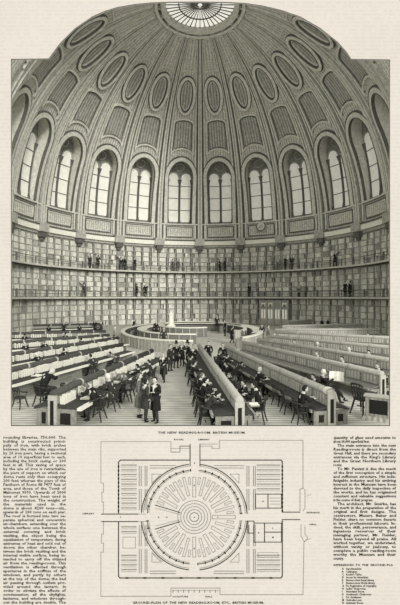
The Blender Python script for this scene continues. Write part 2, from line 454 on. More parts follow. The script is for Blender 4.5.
for ti in range(3):
    tag(books[ti].build('shelved_books', M_BOOKS), 'thousands of bound books filling the %s shelves' % tier[ti], 'books', kind='stuff')

# clock under the seventh-bay window
t0 = R_(27)
ck = empty('wall_clock', P(t0, R_(5), .1), -t0); tag(ck, 'round clock in a square surround below the eighth dome window from the left', 'clock')
m_ = MB(); m_.box(-1.0, 1.0, -.25, .1, -1.0, 1.0); m_.build('clock_case', M_MID, ck)
def disc(r, y, z=0, n=28):
    q = MB(); q.v = [(r*cos(2*pi*j/n), y, z+r*sin(2*pi*j/n)) for j in range(n)]; q.f = [tuple(range(n))]; q.m = [0]; return q
disc(.92, -.30).build('clock_rim', M_DARK, ck); disc(.72, -.33).build('clock_face', M_LIGHT, ck)
for a, l in ((60, .4), (-130, .6)):
    q = MB(); q.tube([(0, -.37, 0), (l*sin(R_(a)), -.37, l*cos(R_(a)))], .05, 5); q.build('clock_hand', M_DARK, ck)

# glazed door screen in the back wall
dr = empty('door_1', C(R_(33.4), A-1.0, 0), -R_(33.4)); tag(dr, 'glazed door screen with pale panes in the curved back wall', kind='structure')
m_ = MB(); m_.box(-2.7, 2.7, 0, .25, 0, 4.4); m_.build('door_frame', M_WOOD, dr)
for k in range(4):
    x = -1.98+k*1.32
    q = MB(); q.box(x-.5, x+.5, -.06, 0, .3, 3.0); q.build('door_leaf', M_WOODL, dr)
    q = MB(); q.box(x-.42, x-.08, -.1, -.05, 1.2, 2.8); q.box(x+.08, x+.42, -.1, -.05, 1.2, 2.8); q.build('door_pane', M_GLASS, dr)
    if k in (0, 1, 3):
        q = MB(); q.box(x-.4, x+.4, -.1, -.04, 3.35, 4.0); q.box(x-.2, x+.2, -.12, -.03, 3.35, 3.7, 1); q.build('transom_light', [M_IVORY, M_DARK], dr)
for x in (-2.6, -1.32, 0, 1.32, 2.6):
    q = MB(); q.box(x-.1, x+.1, -.14, 0, 0, 4.4); q.build('door_post', M_MID, dr)

# ------------------------------------------------------------------ reading desks
def G(px, py, h):
    """point of height h seen at that place of the engraving -> plan position"""
    y = F*(EYE-h)/(py-HY); return ((px-200)*y/F, y)
HR = 1.4; HT = .80; TW = 1.10
DESKS = {}
def desk(key, near, far, label, side, roll, panel, edge, white=0, HT=HT, tl=TW, tr=TW, top=None):
    n = Vector(near); f = Vector(far); d = f-n; L = d.length; rz = atan2(d.y, d.x)
    o = empty('reading_desk', (n.x, n.y, 0), rz); tag(o, label, 'desk')
    DESKS[key] = (n, d.normalized(), L, rz)
    # local x along the desk, +y is the left-hand side looking along it
    m = MB(); m.box(0.02, L-.02, -.10, .10, .05, HR-.12); m.build('partition', M_WOOD, o)
    m = MB(); m.tube([(-.04, 0, HR-.12), (0, 0, HR-.12), (L, 0, HR-.12)], [.12, .155, .155], 12); m.build('padded_roll', roll, o, True)
    k = 0; x = 2.2
    while x < L-1:
        q = MB(); q.tube([(x-.06, 0, HR-.12), (x+.06, 0, HR-.12)], .175, 12); q.build('roll_band', M_MID, o); x += 2.4
    for s_ in (1, -1):
        TW = tl if s_ > 0 else tr
        q = MB(); 
        hi, lo = HT+.06, HT-.03
        ys = (.10*s_, (TW-.0)*s_)
        rows = [[(x, ys[0], hi-.05), (x, ys[0], hi), (x, ys[1], lo), (x, ys[1], lo-.05), (x, ys[0], hi-.05)] for x in (0, L)]
        q.sweep(rows); q.quad(*[rows[0][j] for j in (0, 1, 2, 3)]); q.quad(*[rows[1][j] for j in (0, 1, 2, 3)])
        q.build('writing_surface', top or M_LEATHER, o)
        q = MB(); q.box(0, L, *sorted(((TW-.02)*s_, (TW+(.16 if white and s_ < 0 else .06))*s_)), lo-.09, lo+.012); q.build('table_edge', edge if s_ < 0 or not white else M_ROLLD, o)
        # solid end with a sunk panel, and supports along the run
        for xx, nm in ((0.0, 'end_panel'), (L-.1, 'end_panel')):
            q = MB(); q.box(xx, xx+.09, *sorted((.11*s_, (TW-.08)*s_)), 0, lo-.05); 
            xe = xx-.015 if xx == 0 else xx+.09
            q.box(xe, xe+.015, *sorted((.3*s_, (TW-.28)*s_)), .14, lo-.2, 1); q.build(nm, [M_WOOD, M_BLACK], o)
        x = 3.0
        while x < L-1.5:
            q = MB(); q.box(x, x+.07, *sorted((.11*s_, (TW-.2)*s_)), 0, lo-.05); q.build('support', M_CASE, o); x += 3.0
        # panelled face of the partition
        x = .15; pw = 1.15
        while x+pw < L:
            q = MB(); q.box(x, x+pw-.14, *sorted((.10*s_, .14*s_)), HT+.1, HR-.26); q.build('face_panel', panel, o); x += pw
    q = MB(); q.box(-.08, .02, -.17, .17, 0, HR-.16, 0); q.box(-.095, -.08, -.07, .07, .12, HR-.36, 1); q.build('end_post', [M_ROLLL, M_BLACK], o)
    return o
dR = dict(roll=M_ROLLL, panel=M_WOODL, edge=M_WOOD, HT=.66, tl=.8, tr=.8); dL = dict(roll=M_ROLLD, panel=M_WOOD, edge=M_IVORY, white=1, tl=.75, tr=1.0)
desk('A', (1.42, 14.65), G(199, 344, HR), 'long reading desk right of the central aisle, its open end nearest the viewer', 1, M_ROLLL, M_WOODL, M_WOOD, tl=.95, tr=.55)
rights = [('R1', (331, 389.5), (226, 345.5)), ('R2', (382, 371.5), (243, 341)), ('R3', (398, 359.5), (258, 338)), ('R4', (400, 346.7), (268, 335)),
          ('R5', (400, 336.9), (273, 331)), ('R6', (378, 328.5), (275, 328.8)), ('R7', (362, 323.5), (282, 325.3)), ('R8', (311, 319.2), (288, 320.6))]
rl = ['pale-topped reading desk with white paper over its near end, right of the aisle desk',
      'pale-topped reading desk ending in a light post near the right border', 'third right-hand reading desk back from the right border post, running out of frame',
      'fourth right-hand desk row, where a white-haired reader stands', 'fifth right-hand desk row, nearly level across the right side',
      'sixth right-hand desk row, near the back bookcases', 'seventh right-hand desk row, close below the back bookcases', 'short farthest right-hand desk in front of the glazed doors']
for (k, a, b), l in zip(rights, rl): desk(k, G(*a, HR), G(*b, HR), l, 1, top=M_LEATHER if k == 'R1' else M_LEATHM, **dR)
lefts = [('L1', (53, 391), (152, 349)), ('L2', (-5, 371), (122, 343)), ('L3', (-5, 355), (118, 336.6)), ('L4', (-5, 342.3), (109, 334)), ('L5', (-3, 332.8), (106, 330.4)), ('L6', (33, 324.7), (100, 323))]
ll = ['nearest left-hand reading desk, dark roll on top and books standing in its rack', 'second left-hand reading desk with a bold white table edge',
      'third left-hand reading desk back from the viewer', 'fourth left-hand reading desk back from the viewer', 'fifth left-hand reading desk, almost level',
      'farthest left-hand reading desk against the bookcases']
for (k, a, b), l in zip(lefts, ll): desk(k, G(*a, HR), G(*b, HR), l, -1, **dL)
def on_desk(key, x, y):
    n, d, L, rz = DESKS[key]; q = n+d*x+Vector((-d.y, d.x))*y; return q.x, q.y
# low cabinet at the right border
def tablecab():
    x, y = G(379, 420, 0); o = empty('end_cabinet', (x, y, 0), R_(150)); tag(o, 'low wooden cabinet with dark panel and stepped plinth at the right border', 'cabinet')
    q = MB(); q.box(-.5, .5, -.2, .2, .16, .95); q.build('cabinet_body', M_WOOD, o)
    q = MB(); q.box(-.62, .62, -.32, .32, 0, .08); q.box(-.56, .56, -.26, .26, .08, .16); q.build('plinth', M_WOODL, o)
    q = MB(); q.box(-.34, .34, .2, .215, .28, .84); q.build('dark_panel', M_BLACK, o)
    q = MB(); q.box(-.56, .56, -.26, .26, .95, 1.0); q.build('cabinet_top', M_ROLLL, o)
tablecab()
# books in the racks of the left-hand desks (right-hand face of each)
bk0 = None
names = {'L1': 'nearest left-hand desk', 'L2': 'second left-hand desk', 'L3': 'third left-hand desk', 'L4': 'fourth left-hand desk', 'L5': 'fifth left-hand desk'}
def bookproto():
    q = MB(); q.box(-.048, .048, -.1, .1, 0, .36); o = q.build('book', [M_IVORY, M_MID]); 
    c = MB(); return o
bkp = bookproto(); used = False
wts = {'L1': 50, 'L2': 62, 'L3': 62, 'L4': 50, 'L5': 40}
for key, cnt in wts.items():
    n_, d_, L_, rz_ = DESKS[key]; c = 0; x = .25
    while c < cnt and x < L_-.3:
        o = bkp if not used else bkp.copy()
        if used: COL.objects.link(o)
        used = True
        px, py = on_desk(key, x, -.27); o.location = (px, py, HT+.045); o.rotation_euler = (0, 0, rz_); o.scale = (1, 1, random.uniform(.8, 1.08))
        tag(o, 'pale book standing in the rack of the %s' % names[key], 'book', 'books in the rack of the '+names[key])
        c += 1; x += .165
        if c % 6 == 0: x += max(.1, (L_-.5-cnt*.165)/(cnt/6)*.98)

# ------------------------------------------------------------------ round catalogue counters in the middle
def counter(name, cx, cy, rx, ry, h, a0, a1, label, wd=.9, n=60, front=None, slope=None):
    o = empty(name, (cx, cy, 0)); tag(o, label, 'counter')
    def E(a, k, z): return ((rx+k)*sin(a), -(ry+k)*cos(a), z)
    aa = [R_(a0+(a1-a0)*j/n) for j in range(n+1)]
    q = MB(); q.sweep([[E(a, 0, 0), E(a, 0, h-.06)] for a in aa]); q.sweep([[E(a, -wd, 0), E(a, -wd, h-.22)] for a in aa])
    for a in (aa[0], aa[-1]): q.quad(E(a, 0, 0), E(a, -wd, 0), E(a, -wd, h-.22), E(a, 0, h-.06))
    q.build('counter_front', front or M_FRONT, o)
    q = MB(); q.sweep([[E(a, -.14, h-.07), E(a, -wd-.05, h-.22), E(a, -wd-.05, h-.27)] for a in aa]); q.build('counter_top', M_LEATHER, o)
    q = MB(); q.sweep([[E(a, .06, h-.12), E(a, .06, h), E(a, -.38, h), E(a, -.38, h-.1)] for a in aa]); q.build('white_edge', M_IVORY, o)
    if slope:
        bb = [R_(slope[0]+(slope[1]-slope[0])*j/20) for j in range(21)]
        q = MB(); q.sweep([[E(a, -.36, h+.01), E(a, -wd-.25, h-.10), E(a, -wd-.25, h-.16)] for a in bb]); q.build('white_slope', M_IVORY, o)
    for a in [R_(a0+(a1-a0)*(j+.5)/30) for j in range(30)]:
        q = MB(); p = Vector(E(a, .03, 0)); q.box(p.x-.05, p.x+.05, p.y-.03, p.y+.03, .1, h-.15); q.build('pilaster', M_MID, o)
    return o
M_FRONT = mat('counter_front', 178, gs=4, grain=.15, hatch=.2, hp=.4, axis='X')
counter('catalogue_counter', -0.9, 50.5, 8.4, 14.2, 1.15, 36, 362, 'outermost round catalogue counter with a thin white edge', slope=(62, 118))
counter('catalogue_counter', -1.0, 52.5, 6.9, 9.2, 1.1, 60, 365, 'middle round counter with white edge, inside the outer one', front=M_LEATHM, slope=(235, 300))
counter('catalogue_counter', -1.2, 57.0, 4.9, 6.6, 1.25, 75, 385, 'innermost round counter beside the white pillar', front=M_LEATHM, slope=(240, 310))
# superintendent's pillar
px, py = (171-200)*56/F, 56.0
o = empty('stone_pillar', (px, py, 0)); tag(o, 'small white tapering pillar standing inside the innermost counter', 'pillar')
q = MB(); q.box(-.6, .6, -.6, .6, 0, 1.1); q.build('pedestal', M_FRIEZE, o)
q = MB(); q.lathe([(.55, 1.1), (.5, 1.2), (.36, 1.3), (.30, 2.5), (.42, 2.6), (.36, 2.72)], 12); q.build('shaft', M_FRIEZE, o)
q = MB(); q.lathe([(.2, 2.72), (.09, 2.9), (.03, 3.35)], 10); q.build('finial', M_FRIEZE, o)
# end pier of the counters, at the right of the entrance gap
x_, y_ = G(237.5, 331, 1.5)
o = empty('counter_pier', (x_, y_, 0)); tag(o, 'tall pale pier closing the counter right of the entrance gap', 'pier')
q = MB(); q.box(-.3, .3, -.3, .3, 0, 1.5); q.build('pier_body', M_WOODL, o); q = MB(); q.box(-.36, .36, -.36, .36, 1.5, 1.6); q.build('pier_cap', M_ROLLL, o)

# ------------------------------------------------------------------ chairs
def make_chair():
    o = empty('reading_chair')
    q = MB(); q.lathe([(.21, .42), (.235, .44), (.235, .47), (.2, .485)], 14, sx=1, sy=.95); q.build('seat', M_CHAIR, o)
    for sx in (-1, 1):
        for sy in (-1, 1):
            q = MB(); q.tube([(sx*.15, sy*.14, .44), (sx*.19, sy*.19, .2), (sx*.23, sy*.25, 0)], [.028, .03, .022], 7); q.build('leg', M_CHAIR, o)
    q = MB(); q.tube([(-.18, 0, .22), (.18, 0, .22)], .015, 6); q.build('stretcher', M_CHAIR, o)
    q = MB(); pts = [(.27*cos(a), -.02+.27*sin(a)*-1, .70+.12*max(0, sin(a))) for a in [pi*j/14 for j in range(15)]]
    q.tube([(.27, .14, .68)]+pts+[(-.27, .14, .68)], .028, 7); q.build('arm_rail', M_CHAIR, o)
    q = MB(); q.tube([(.2*cos(a), -.22-.06*sin(a), .86+.06*sin(a)) for a in [pi*j/8 for j in range(9)]], .032, 7); q.build('backrest', M_CHAIR, o)
    for x in (-.2, -.1, 0, .1, .2):
        q = MB(); q.tube([(x*.8, -.17, .46), (x, -.25, .90)], .014, 5); q.build('spindle', M_CHAIR, o)
    for sx in (-1, 1):
        q = MB(); q.tube([(sx*.19, .1, .46), (sx*.27, .12, .68)], .016, 5); q.build('arm_support', M_CHAIR, o)
    return o
chair0 = make_chair(); chair_used = False
def chair(x, y, face, label, sc=1.0, group=None, z=0):
    """face = heading of the sitter, in degrees, 0 = away from the viewer, 90 = to the right"""
    global chair_used
    o = chair0 if not chair_used else copy_tree(chair0); chair_used = True
    o.location = (x, y, z); o.rotation_euler = (0, 0, -R_(face)); o.scale = (sc, sc, sc)
    tag(o, label, 'chair', group); return o

# ------------------------------------------------------------------ people
TS = bpy.data.scenes.new('shaping')
def eval_dg():
    vl = TS.view_layers[0]; vl.update()
    with bpy.context.temp_override(scene=TS, view_layer=vl): return bpy.context.evaluated_depsgraph_get()
def skin_mesh(verts, edges, radii, sub=2, root=0):
    me = bpy.data.meshes.new('tmp'); me.from_pydata(verts, edges, []); ob = bpy.data.objects.new('tmp', me); TS.collection.objects.link(ob)
    md = ob.modifiers.new('s', 'SKIN'); sv = me.skin_vertices[0].data
    for i, r in enumerate(radii):
        sv[i].radius = (r, r) if not isinstance(r, tuple) else r; sv[i].use_root = (i == root)
    md.use_smooth_shade = True; md.branch_smoothing = .3
    s2 = ob.modifiers.new('u', 'SUBSURF'); s2.levels = sub; s2.render_levels = sub
    dg = eval_dg()
    em = bpy.data.meshes.new_from_object(ob.evaluated_get(dg))
    vs = [tuple(v.co) for v in em.vertices]; fs = [tuple(p.vertices) for p in em.polygons]
    bpy.data.objects.remove(ob); bpy.data.meshes.remove(me); bpy.data.meshes.remove(em)
    return vs, fs
class Rig:
    def __init__(s): s.v = []; s.e = []; s.r = []
    def add(s, p, r, par=None):
        s.v.append(tuple(p)); s.r.append(r); i = len(s.v)-1
        if par is not None: s.e.append((par, i))
        return i
    def chain(s, pts, rs, par=None):
        for p, r in zip(pts, rs): par = s.add(p, r, par)
        return par
    def into(s, mb, m=0, sub=2):
        vs, fs = skin_mesh(s.v, s.e, s.r, sub); i = len(mb.v); mb.v += vs
        for f in fs: mb.f.append(tuple(i+k for k in f)); mb.m.append(m)
def lerp(a, b, t): return tuple(a[i]+(b[i]-a[i])*t for i in range(3))
def sphere_into(mb, c, rx, ry, rz, m=0, n=14, k=10, fn=None):
    i0 = len(mb.v)
    for j in range(k+1):
        th = pi*j/k
        for i in range(n):
            a = 2*pi*i/n; x, y, z = sin(th)*sin(a), sin(th)*cos(a), cos(th)
            if fn: x, y, z = fn(x, y, z)
            mb.v.append((c[0]+rx*x, c[1]+ry*y, c[2]+rz*z))
    for j in range(k):
        for i in range(n):
            a = i0+j*n+i; b = i0+j*n+(i+1) % n
            mb.f.append((a, b, b+n, a+n)); mb.m.append(m)
POSES = {
 'stand': dict(pel=(0, 0, .95), ch=(0, .01, 1.30), nk=(0, .0, 1.49), hd=(0, .02, 1.63), sh=.185, el=[(-.27, -.05, 1.15), (.27, -.03, 1.15)], wr=[(-.24, .10, .93), (.25, .06, .91)],
               kn=[(-.11, .05, .50), (.11, .02, .50)], an=[(-.13, .0, .08), (.13, -.04, .08)]),
 'talk': dict(pel=(0, 0, .95), ch=(0, .0, 1.30), nk=(0, .0, 1.49), hd=(0, .03, 1.62), sh=.185, el=[(-.28, .05, 1.17), (.27, -.06, 1.15)], wr=[(-.16, .28, 1.22), (.20, .12, .95)],
               kn=[(-.12, .08, .50), (.10, .0, .50)], an=[(-.15, .06, .08), (.11, -.06, .08)]),
 'walk': dict(pel=(0, 0, .94), ch=(0, .03, 1.30), nk=(0, .05, 1.48), hd=(0, .09, 1.61), sh=.185, el=[(-.27, .10, 1.16), (.26, -.12, 1.15)], wr=[(-.16, .30, 1.10), (.24, -.05, .92)],
               kn=[(-.10, .22, .52), (.10, -.02, .49)], an=[(-.10, .22, .09), (.10, -.30, .16)]),
 'read': dict(pel=(0, 0, .95), ch=(0, .01, 1.30), nk=(0, .02, 1.48), hd=(0, .08, 1.60), sh=.18, el=[(-.25, .08, 1.15), (.25, .08, 1.15)], wr=[(-.10, .33, 1.20), (.10, .33, 1.20)],
               kn=[(-.10, .03, .50), (.10, .0, .50)], an=[(-.12, .0, .08), (.12, -.02, .08)]),
 'reach': dict(pel=(0, 0, .95), ch=(0, .03, 1.31), nk=(0, .05, 1.49), hd=(0, .06, 1.63), sh=.185, el=[(-.34, .16, 1.52), (.26, .06, 1.16)], wr=[(-.42, .34, 1.75), (.20, .30, 1.15)],
               kn=[(-.14, .08, .50), (.12, -.04, .50)], an=[(-.18, .06, .08), (.14, -.10, .08)]),
 'sit': dict(pel=(0, 0, .56), ch=(0, .05, .90), nk=(0, .10, 1.08), hd=(0, .16, 1.21), sh=.18, el=[(-.27, .20, .84), (.27, .20, .84)], wr=[(-.14, .44, .885), (.13, .43, .885)],
               kn=[(-.13, .42, .54), (.13, .42, .54)], an=[(-.14, .36, .08), (.14, .46, .08)]),
 'slump': dict(pel=(0, -.02, .56), ch=(0, .16, .86), nk=(0, .27, .99), hd=(0, .38, 1.06), sh=.18, el=[(-.30, .32, .86), (.28, .32, .86)], wr=[(-.10, .50, .89), (.10, .50, .89)],
               kn=[(-.14, .40, .54), (.14, .42, .54)], an=[(-.16, .22, .08), (.15, .50, .08)]),
 'lounge': dict(pel=(0, .05, .56), ch=(0, -.06, .90), nk=(0, -.08, 1.08), hd=(0, -.03, 1.22), sh=.18, el=[(-.27, .12, .84), (.27, .12, .84)], wr=[(-.20, .36, 1.02), (.20, .36, 1.02)],
               kn=[(-.12, .46, .60), (.14, .48, .54)], an=[(-.10, .80, .12), (.14, .60, .08)]),
}
def make_person(pose, coat=None, trousers=None, hair='dark', hat=False, beard=False, skirt=False, frock=.42):
    Q = POSES[pose]; coat = coat or M_BLACK; trousers = trousers or M_CHAR
    o = empty('person')
    V = lambda p: Vector(p)
    seated = pose in ('sit', 'slump', 'lounge')
    hipz = Q['pel'][2]-.03
    hips = [(-.095, Q['pel'][1], hipz), (.095, Q['pel'][1], hipz)]
    d = (V(Q['ch'])-V(Q['pel'])); ax = d.normalized()
    shl = [tuple(V(Q['ch'])+ax*.13+V((s_*Q['sh'], 0, 0))) for s_ in (-1, 1)]
    # bare body, one continuous surface: trunk, limbs, neck, head, fingers
    g = Rig()
    p = g.add(Q['pel'], (.15, .11)); w_ = g.add(lerp(Q['pel'], Q['ch'], .5), (.135, .10), p); c_ = g.add(Q['ch'], (.16, .11), w_)
    n_ = g.add(Q['nk'], .058, c_); g.add(lerp(Q['nk'], Q['hd'], .6), .055, n_)
    for k in (0, 1):
        a = g.add(shl[k], .062, c_); a = g.add(Q['el'][k], .042, a); g.add(Q['wr'][k], .028, a)
        b = g.add(hips[k], .088, p); b = g.add(Q['kn'][k], .056, b); b = g.add(Q['an'][k], .036, b)
    body = MB(); g.into(body, 0, 2)
    for k in (0, 1):
        wr = V(Q['wr'][k]); el = V(Q['el'][k]); f = (wr-el).normalized(); side = V((1, 0, 0)); side = (side-f*side.dot(f)).normalized(); dn = f.cross(side).normalized()
        if dn.z > 0: dn = -dn
        h = Rig(); i = h.add(wr-f*.01, (.026, .02)); h.add(wr+f*.085, (.038, .014), i); h.into(body, 0, 1)
        for q in range(4):
            b0 = wr+f*.07+side*(.027-.018*q); ln = (.070, .080, .074, .058)[q]
            h = Rig(); i = h.add(b0, .009); i = h.add(b0+f*ln*.5+dn*.008, .009, i); h.add(b0+f*ln*.85+dn*.03, .007, i); h.into(body, 0, 1)
        sgn = 1 if k == 0 else -1
        b0 = wr+f*.03+side*.03*sgn
        h = Rig(); i = h.add(b0, .011); i = h.add(b0+f*.03+side*.025*sgn, .010, i); h.add(b0+f*.062+side*.030*sgn+dn*.012, .008, i); h.into(body, 0, 1)
    hd = V(Q['hd']); tilt = {'slump': .75, 'read': .5, 'sit': .35, 'walk': .1, 'reach': -.1}.get(pose, .12)
    hb = MB()
    def hf(x, y, z):
        if z < 0: s_ = 1+z*.28; x *= s_; y = y*(1+z*.12)+(-z)*.10
        return x, y, z
    sphere_into(hb, (0, 0, 0), .078, .098, .122, 0, 18, 14, hf)
    sphere_into(hb, (0, .105, -.018), .014, .026, .026, 0, 8, 6)      # nose
    for s_ in (-1, 1):
        sphere_into(hb, (s_*.080, -.005, -.01), .012, .022, .034, 0, 8, 6)
        sphere_into(hb, (s_*.031, .089, .012), .013, .009, .008, 1, 8, 6)
        sphere_into(hb, (s_*.031, .092, .036), .019, .008, .005, 1, 8, 4)
    sphere_into(hb, (0, .092, -.062), .024, .010, .006, 1, 8, 4)
    M3 = Matrix.Translation(hd) @ Matrix.Rotation(-tilt, 4, 'X')
    i = len(body.v); body.v += [tuple(M3 @ V(x)) for x in hb.v]; body.f += [tuple(i+k for k in f) for f in hb.f]; body.m += hb.m
    body.build('body', [M_SKIN, M_HAIR], o, True)
    # hair
    if hair != 'bald':
        hr = MB()
        def hh(x, y, z):
            if y > .15 and z < .55: y = .15+(y-.15)*.1
            return x, y, z
        sphere_into(hr, (0, -.012, .018), .088, .105, .122, 0, 16, 12, hh)
        if beard: sphere_into(hr, (0, .062, -.095), .05, .045, .055, 0, 10, 8)
        hr.v = [tuple(M3 @ V(x)) for x in hr.v]; hr.build('hair', M_HAIRW if hair == 'white' else (M_GREY if hair == 'grey' else M_HAIR), o, True)
    if hat:
        ht = MB(); ht.lathe([(.145, .085), (.15, .09), (.15, .098), (.092, .10), (.088, .22), (.10, .27), (.098, .278)], 18)
        ht.v = [tuple(M3 @ V(x)) for x in ht.v]; ht.build('top_hat', M_BLACK, o, True)
    # coat: trunk and sleeves
    g = Rig(); p = g.add(Q['pel'], (.175, .13)); w_ = g.add(lerp(Q['pel'], Q['ch'], .5), (.155, .12), p); c_ = g.add(Q['ch'], (.185, .13), w_)
    k0 = g.add(tuple(V(Q['ch'])+ax*.12), (.11, .085), c_); g.add(tuple(V(Q['nk'])+ax*.0), .068, k0)
    for k in (0, 1):
        a = g.add(tuple(V(shl[k])), .080, c_); a = g.add(Q['el'][k], .060, a); g.add(lerp(Q['el'][k], Q['wr'][k], .95), .046, a)
    cm = MB(); g.into(cm, 0, 2)
    if not seated:
        z0 = Q['pel'][2]+.12; rows = []
        zs_ = [(0, .165, .12), (.35, .20, .155), (.7, .225, .175), (1, .235, .185)]
        L_ = frock if not skirt else .98
        for fr, rx, ry in zs_:
            if skirt: rx *= 1+.55*fr; ry *= 1+.6*fr
            rows.append([(rx*sin(a), Q['pel'][1]+ry*cos(a)*(.85 if abs(a) < 1 else 1), z0-(L_+.1)*fr) for a in [(.16 if not skirt else .02)+(2*pi-(.32 if not skirt else .04))*j/24 for j in range(25)]])
        cm.sweep(rows)
        cm.sweep([[tuple(V(x)*1) for x in r] for r in [[(x*.94, Q['pel'][1]+(y-Q['pel'][1])*.94, z) for x, y, z in rr] for rr in rows]])
    else:
        rows = []
        for fr, rx, ry in [(0, .17, .13), (.5, .20, .16), (1, .21, .15)]:
            rows.append([(rx*sin(a), Q['pel'][1]-.02+ry*cos(a), Q['pel'][2]+.10-.16*fr) for a in [1.0+(2*pi-2.0)*j/16 for j in range(17)]])
        cm.sweep(rows)
    cm.build('coat' if not skirt else 'dress', coat, o, True)
    fr = V(Q['ch'])+ax*.07; up = ax
    # shirt front and collar
    if not skirt:
      if pose in ('talk', 'walk'):
        sf = MB(); n3 = V((0, ax.z, -ax.y))
        kk = .042 if pose in ('talk', 'walk') else .026
        pts = [fr+n3*.137+up*.09+V((-kk, -.02, 0)), fr+n3*.137+up*.09+V((kk, -.02, 0)), fr+n3*.150-up*(.18 if kk > .03 else .06)]
        sf.v = [tuple(x) for x in pts]+[tuple(x-n3*.05) for x in pts]; sf.f = [(0, 1, 2), (3, 5, 4), (0, 3, 4, 1), (1, 4, 5, 2), (2, 5, 3, 0)]; sf.m = [0]*5
        sf.tube([tuple(V(Q['nk'])-up*.055), tuple(V(Q['nk'])-up*.025)], .064, 12)
        sf.build('shirt_front', M_SHIRT, o)
      if True:
        tm = MB(); g = Rig(); p = g.add(Q['pel'], (.155, .12))
        for k in (0, 1):
            b = g.add(hips[k], .098, p); b = g.add(Q['kn'][k], .072, b); g.add(lerp(Q['kn'][k], Q['an'][k], .92), .058, b)
        g.into(tm, 0, 2); tm.build('trousers', trousers, o, True)
    for k in (0, 1):
        an = V(Q['an'][k]); bt = MB(); g = Rig(); zt = max(.035, an.z-.05)
        i = g.add((an.x, an.y-.045, zt+.005), .036); i = g.add((an.x, an.y+.05, zt), .036, i); g.add((an.x+(.02 if k else -.02), an.y+.165, zt-.005), .026, i); g.into(bt, 0, 1)
        bt.tube([(an.x, an.y, zt), (an.x, an.y, an.z+.06)], .046, 8)
        bt.build('boot', M_HAIR, o, True)
    return o
PROTO = {}
def person(x, y, face, label, pose='stand', coat=None, trousers=None, hair='dark', hat=False, beard=False, skirt=False, sc=1.0, z=0, group=None, frock=.42):
    key = (pose, coat.name if coat else '', trousers.name if trousers else '', hair, hat, beard, skirt, frock)
    if key not in PROTO: o = PROTO[key] = make_person(pose, coat, trousers, hair, hat, beard, skirt, frock)
    else: o = copy_tree(PROTO[key])
    o.location = (x, y, z); o.rotation_euler = (0, 0, -R_(face)); o.scale = (sc, sc, sc)
    tag(o, label, 'person', group); return o
def FP(px, py): return G(px, py, 0)      # a spot on the floor
# the three men talking in the aisle
x, y = FP(155.5, 422); person(x, y, 215, 'man in long black frock coat with white shirt front, right of the talking trio', 'talk', M_BLACK, M_CHAR, sc=1.03, frock=.5)
x, y = FP(145.5, 421.5); person(x, y, 55, 'man in grey short-skirted coat seen from the side, middle of the talking trio', 'talk', M_CHAR, M_CHAR, hair='dark', beard=True, sc=.98, frock=.42)
x, y = FP(139, 417); person(x, y, 80, 'pale-coated man standing behind the talking trio, at its left', 'stand', M_GREY, M_PALE, hair='grey', sc=1.04, frock=.55)
x, y = FP(163.5, 382); person(x, y, 190, 'man in open dark coat walking alone up the central aisle', 'walk', M_BLACK, M_CHAR, sc=1.0, hair='grey', frock=.5)
# group in front of the counter
for (px, py, fc, co, po, hat, lb) in [(176, 368, 150, M_BLACK, 'stand', True, 'man in tall hat, left of the dark group before the counter'),
        (182, 366, 200, M_CHAR, 'talk', False, 'bareheaded man in charcoal coat amid the dark group before the counter'),
        (188, 367, 250, M_BLACK, 'stand', True, 'man in tall hat, right of the dark group before the counter'),
        (193, 371, 180, M_BLACK, 'talk', False, 'man in black nearest the far end of the aisle-side desk'),
        (208.5, 366, 190, M_BLACK, 'stand', False, 'man in black standing in the counter entrance, head against the white band'),
        (222.5, 369, 170, M_BLACK, 'stand', False, 'tall man in black standing just right of the counter entrance'),
        (170, 371, 120, M_CHAR, 'stand', False, 'man in charcoal at the left edge of the dark group')]:
    x, y = FP(px, py); person(x, y, fc, lb, po, co, M_CHAR, hat=hat, sc=1.02, frock=.5)
# inside the counters
def CP(px, y): return ((px-200)*y/F, y)
for (px, y, fc, po, co, hr, z, lb) in [(217, 55, 180, 'stand', M_BLACK, 'bald', .55, 'official standing behind the right end of the inner counter'),
        (156, 48, 150, 'stand', M_BLACK, 'grey', .3, 'man in black leaning at the inner counter left of the white pillar'),
        (163.5, 41.5, 160, 'stand', M_CHAR, 'dark', 0, 'reader in charcoal between the outer and middle counters'),
        (133.5, 57.5, 100, 'read', M_BLACK, 'dark', 0, 'reader at the far left bend of the outer counter'),
        (225, 49, 250, 'stand', M_BLACK, 'dark', .3, 'man in black bending at the broken right side of the counters'),
        (232, 44, 60, 'walk', M_BLACK, 'dark', 0, 'man in black passing between counter and tall pale pier'),
        (115, 42, 60, 'stand', M_PALE, 'white', 0, 'pale-dressed reader standing left of the outer counter')]:
    x, y = CP(px, y); person(x, y, fc, lb, po, co, M_CHAR, hair=hr, sc=1.1, z=z, frock=.5)
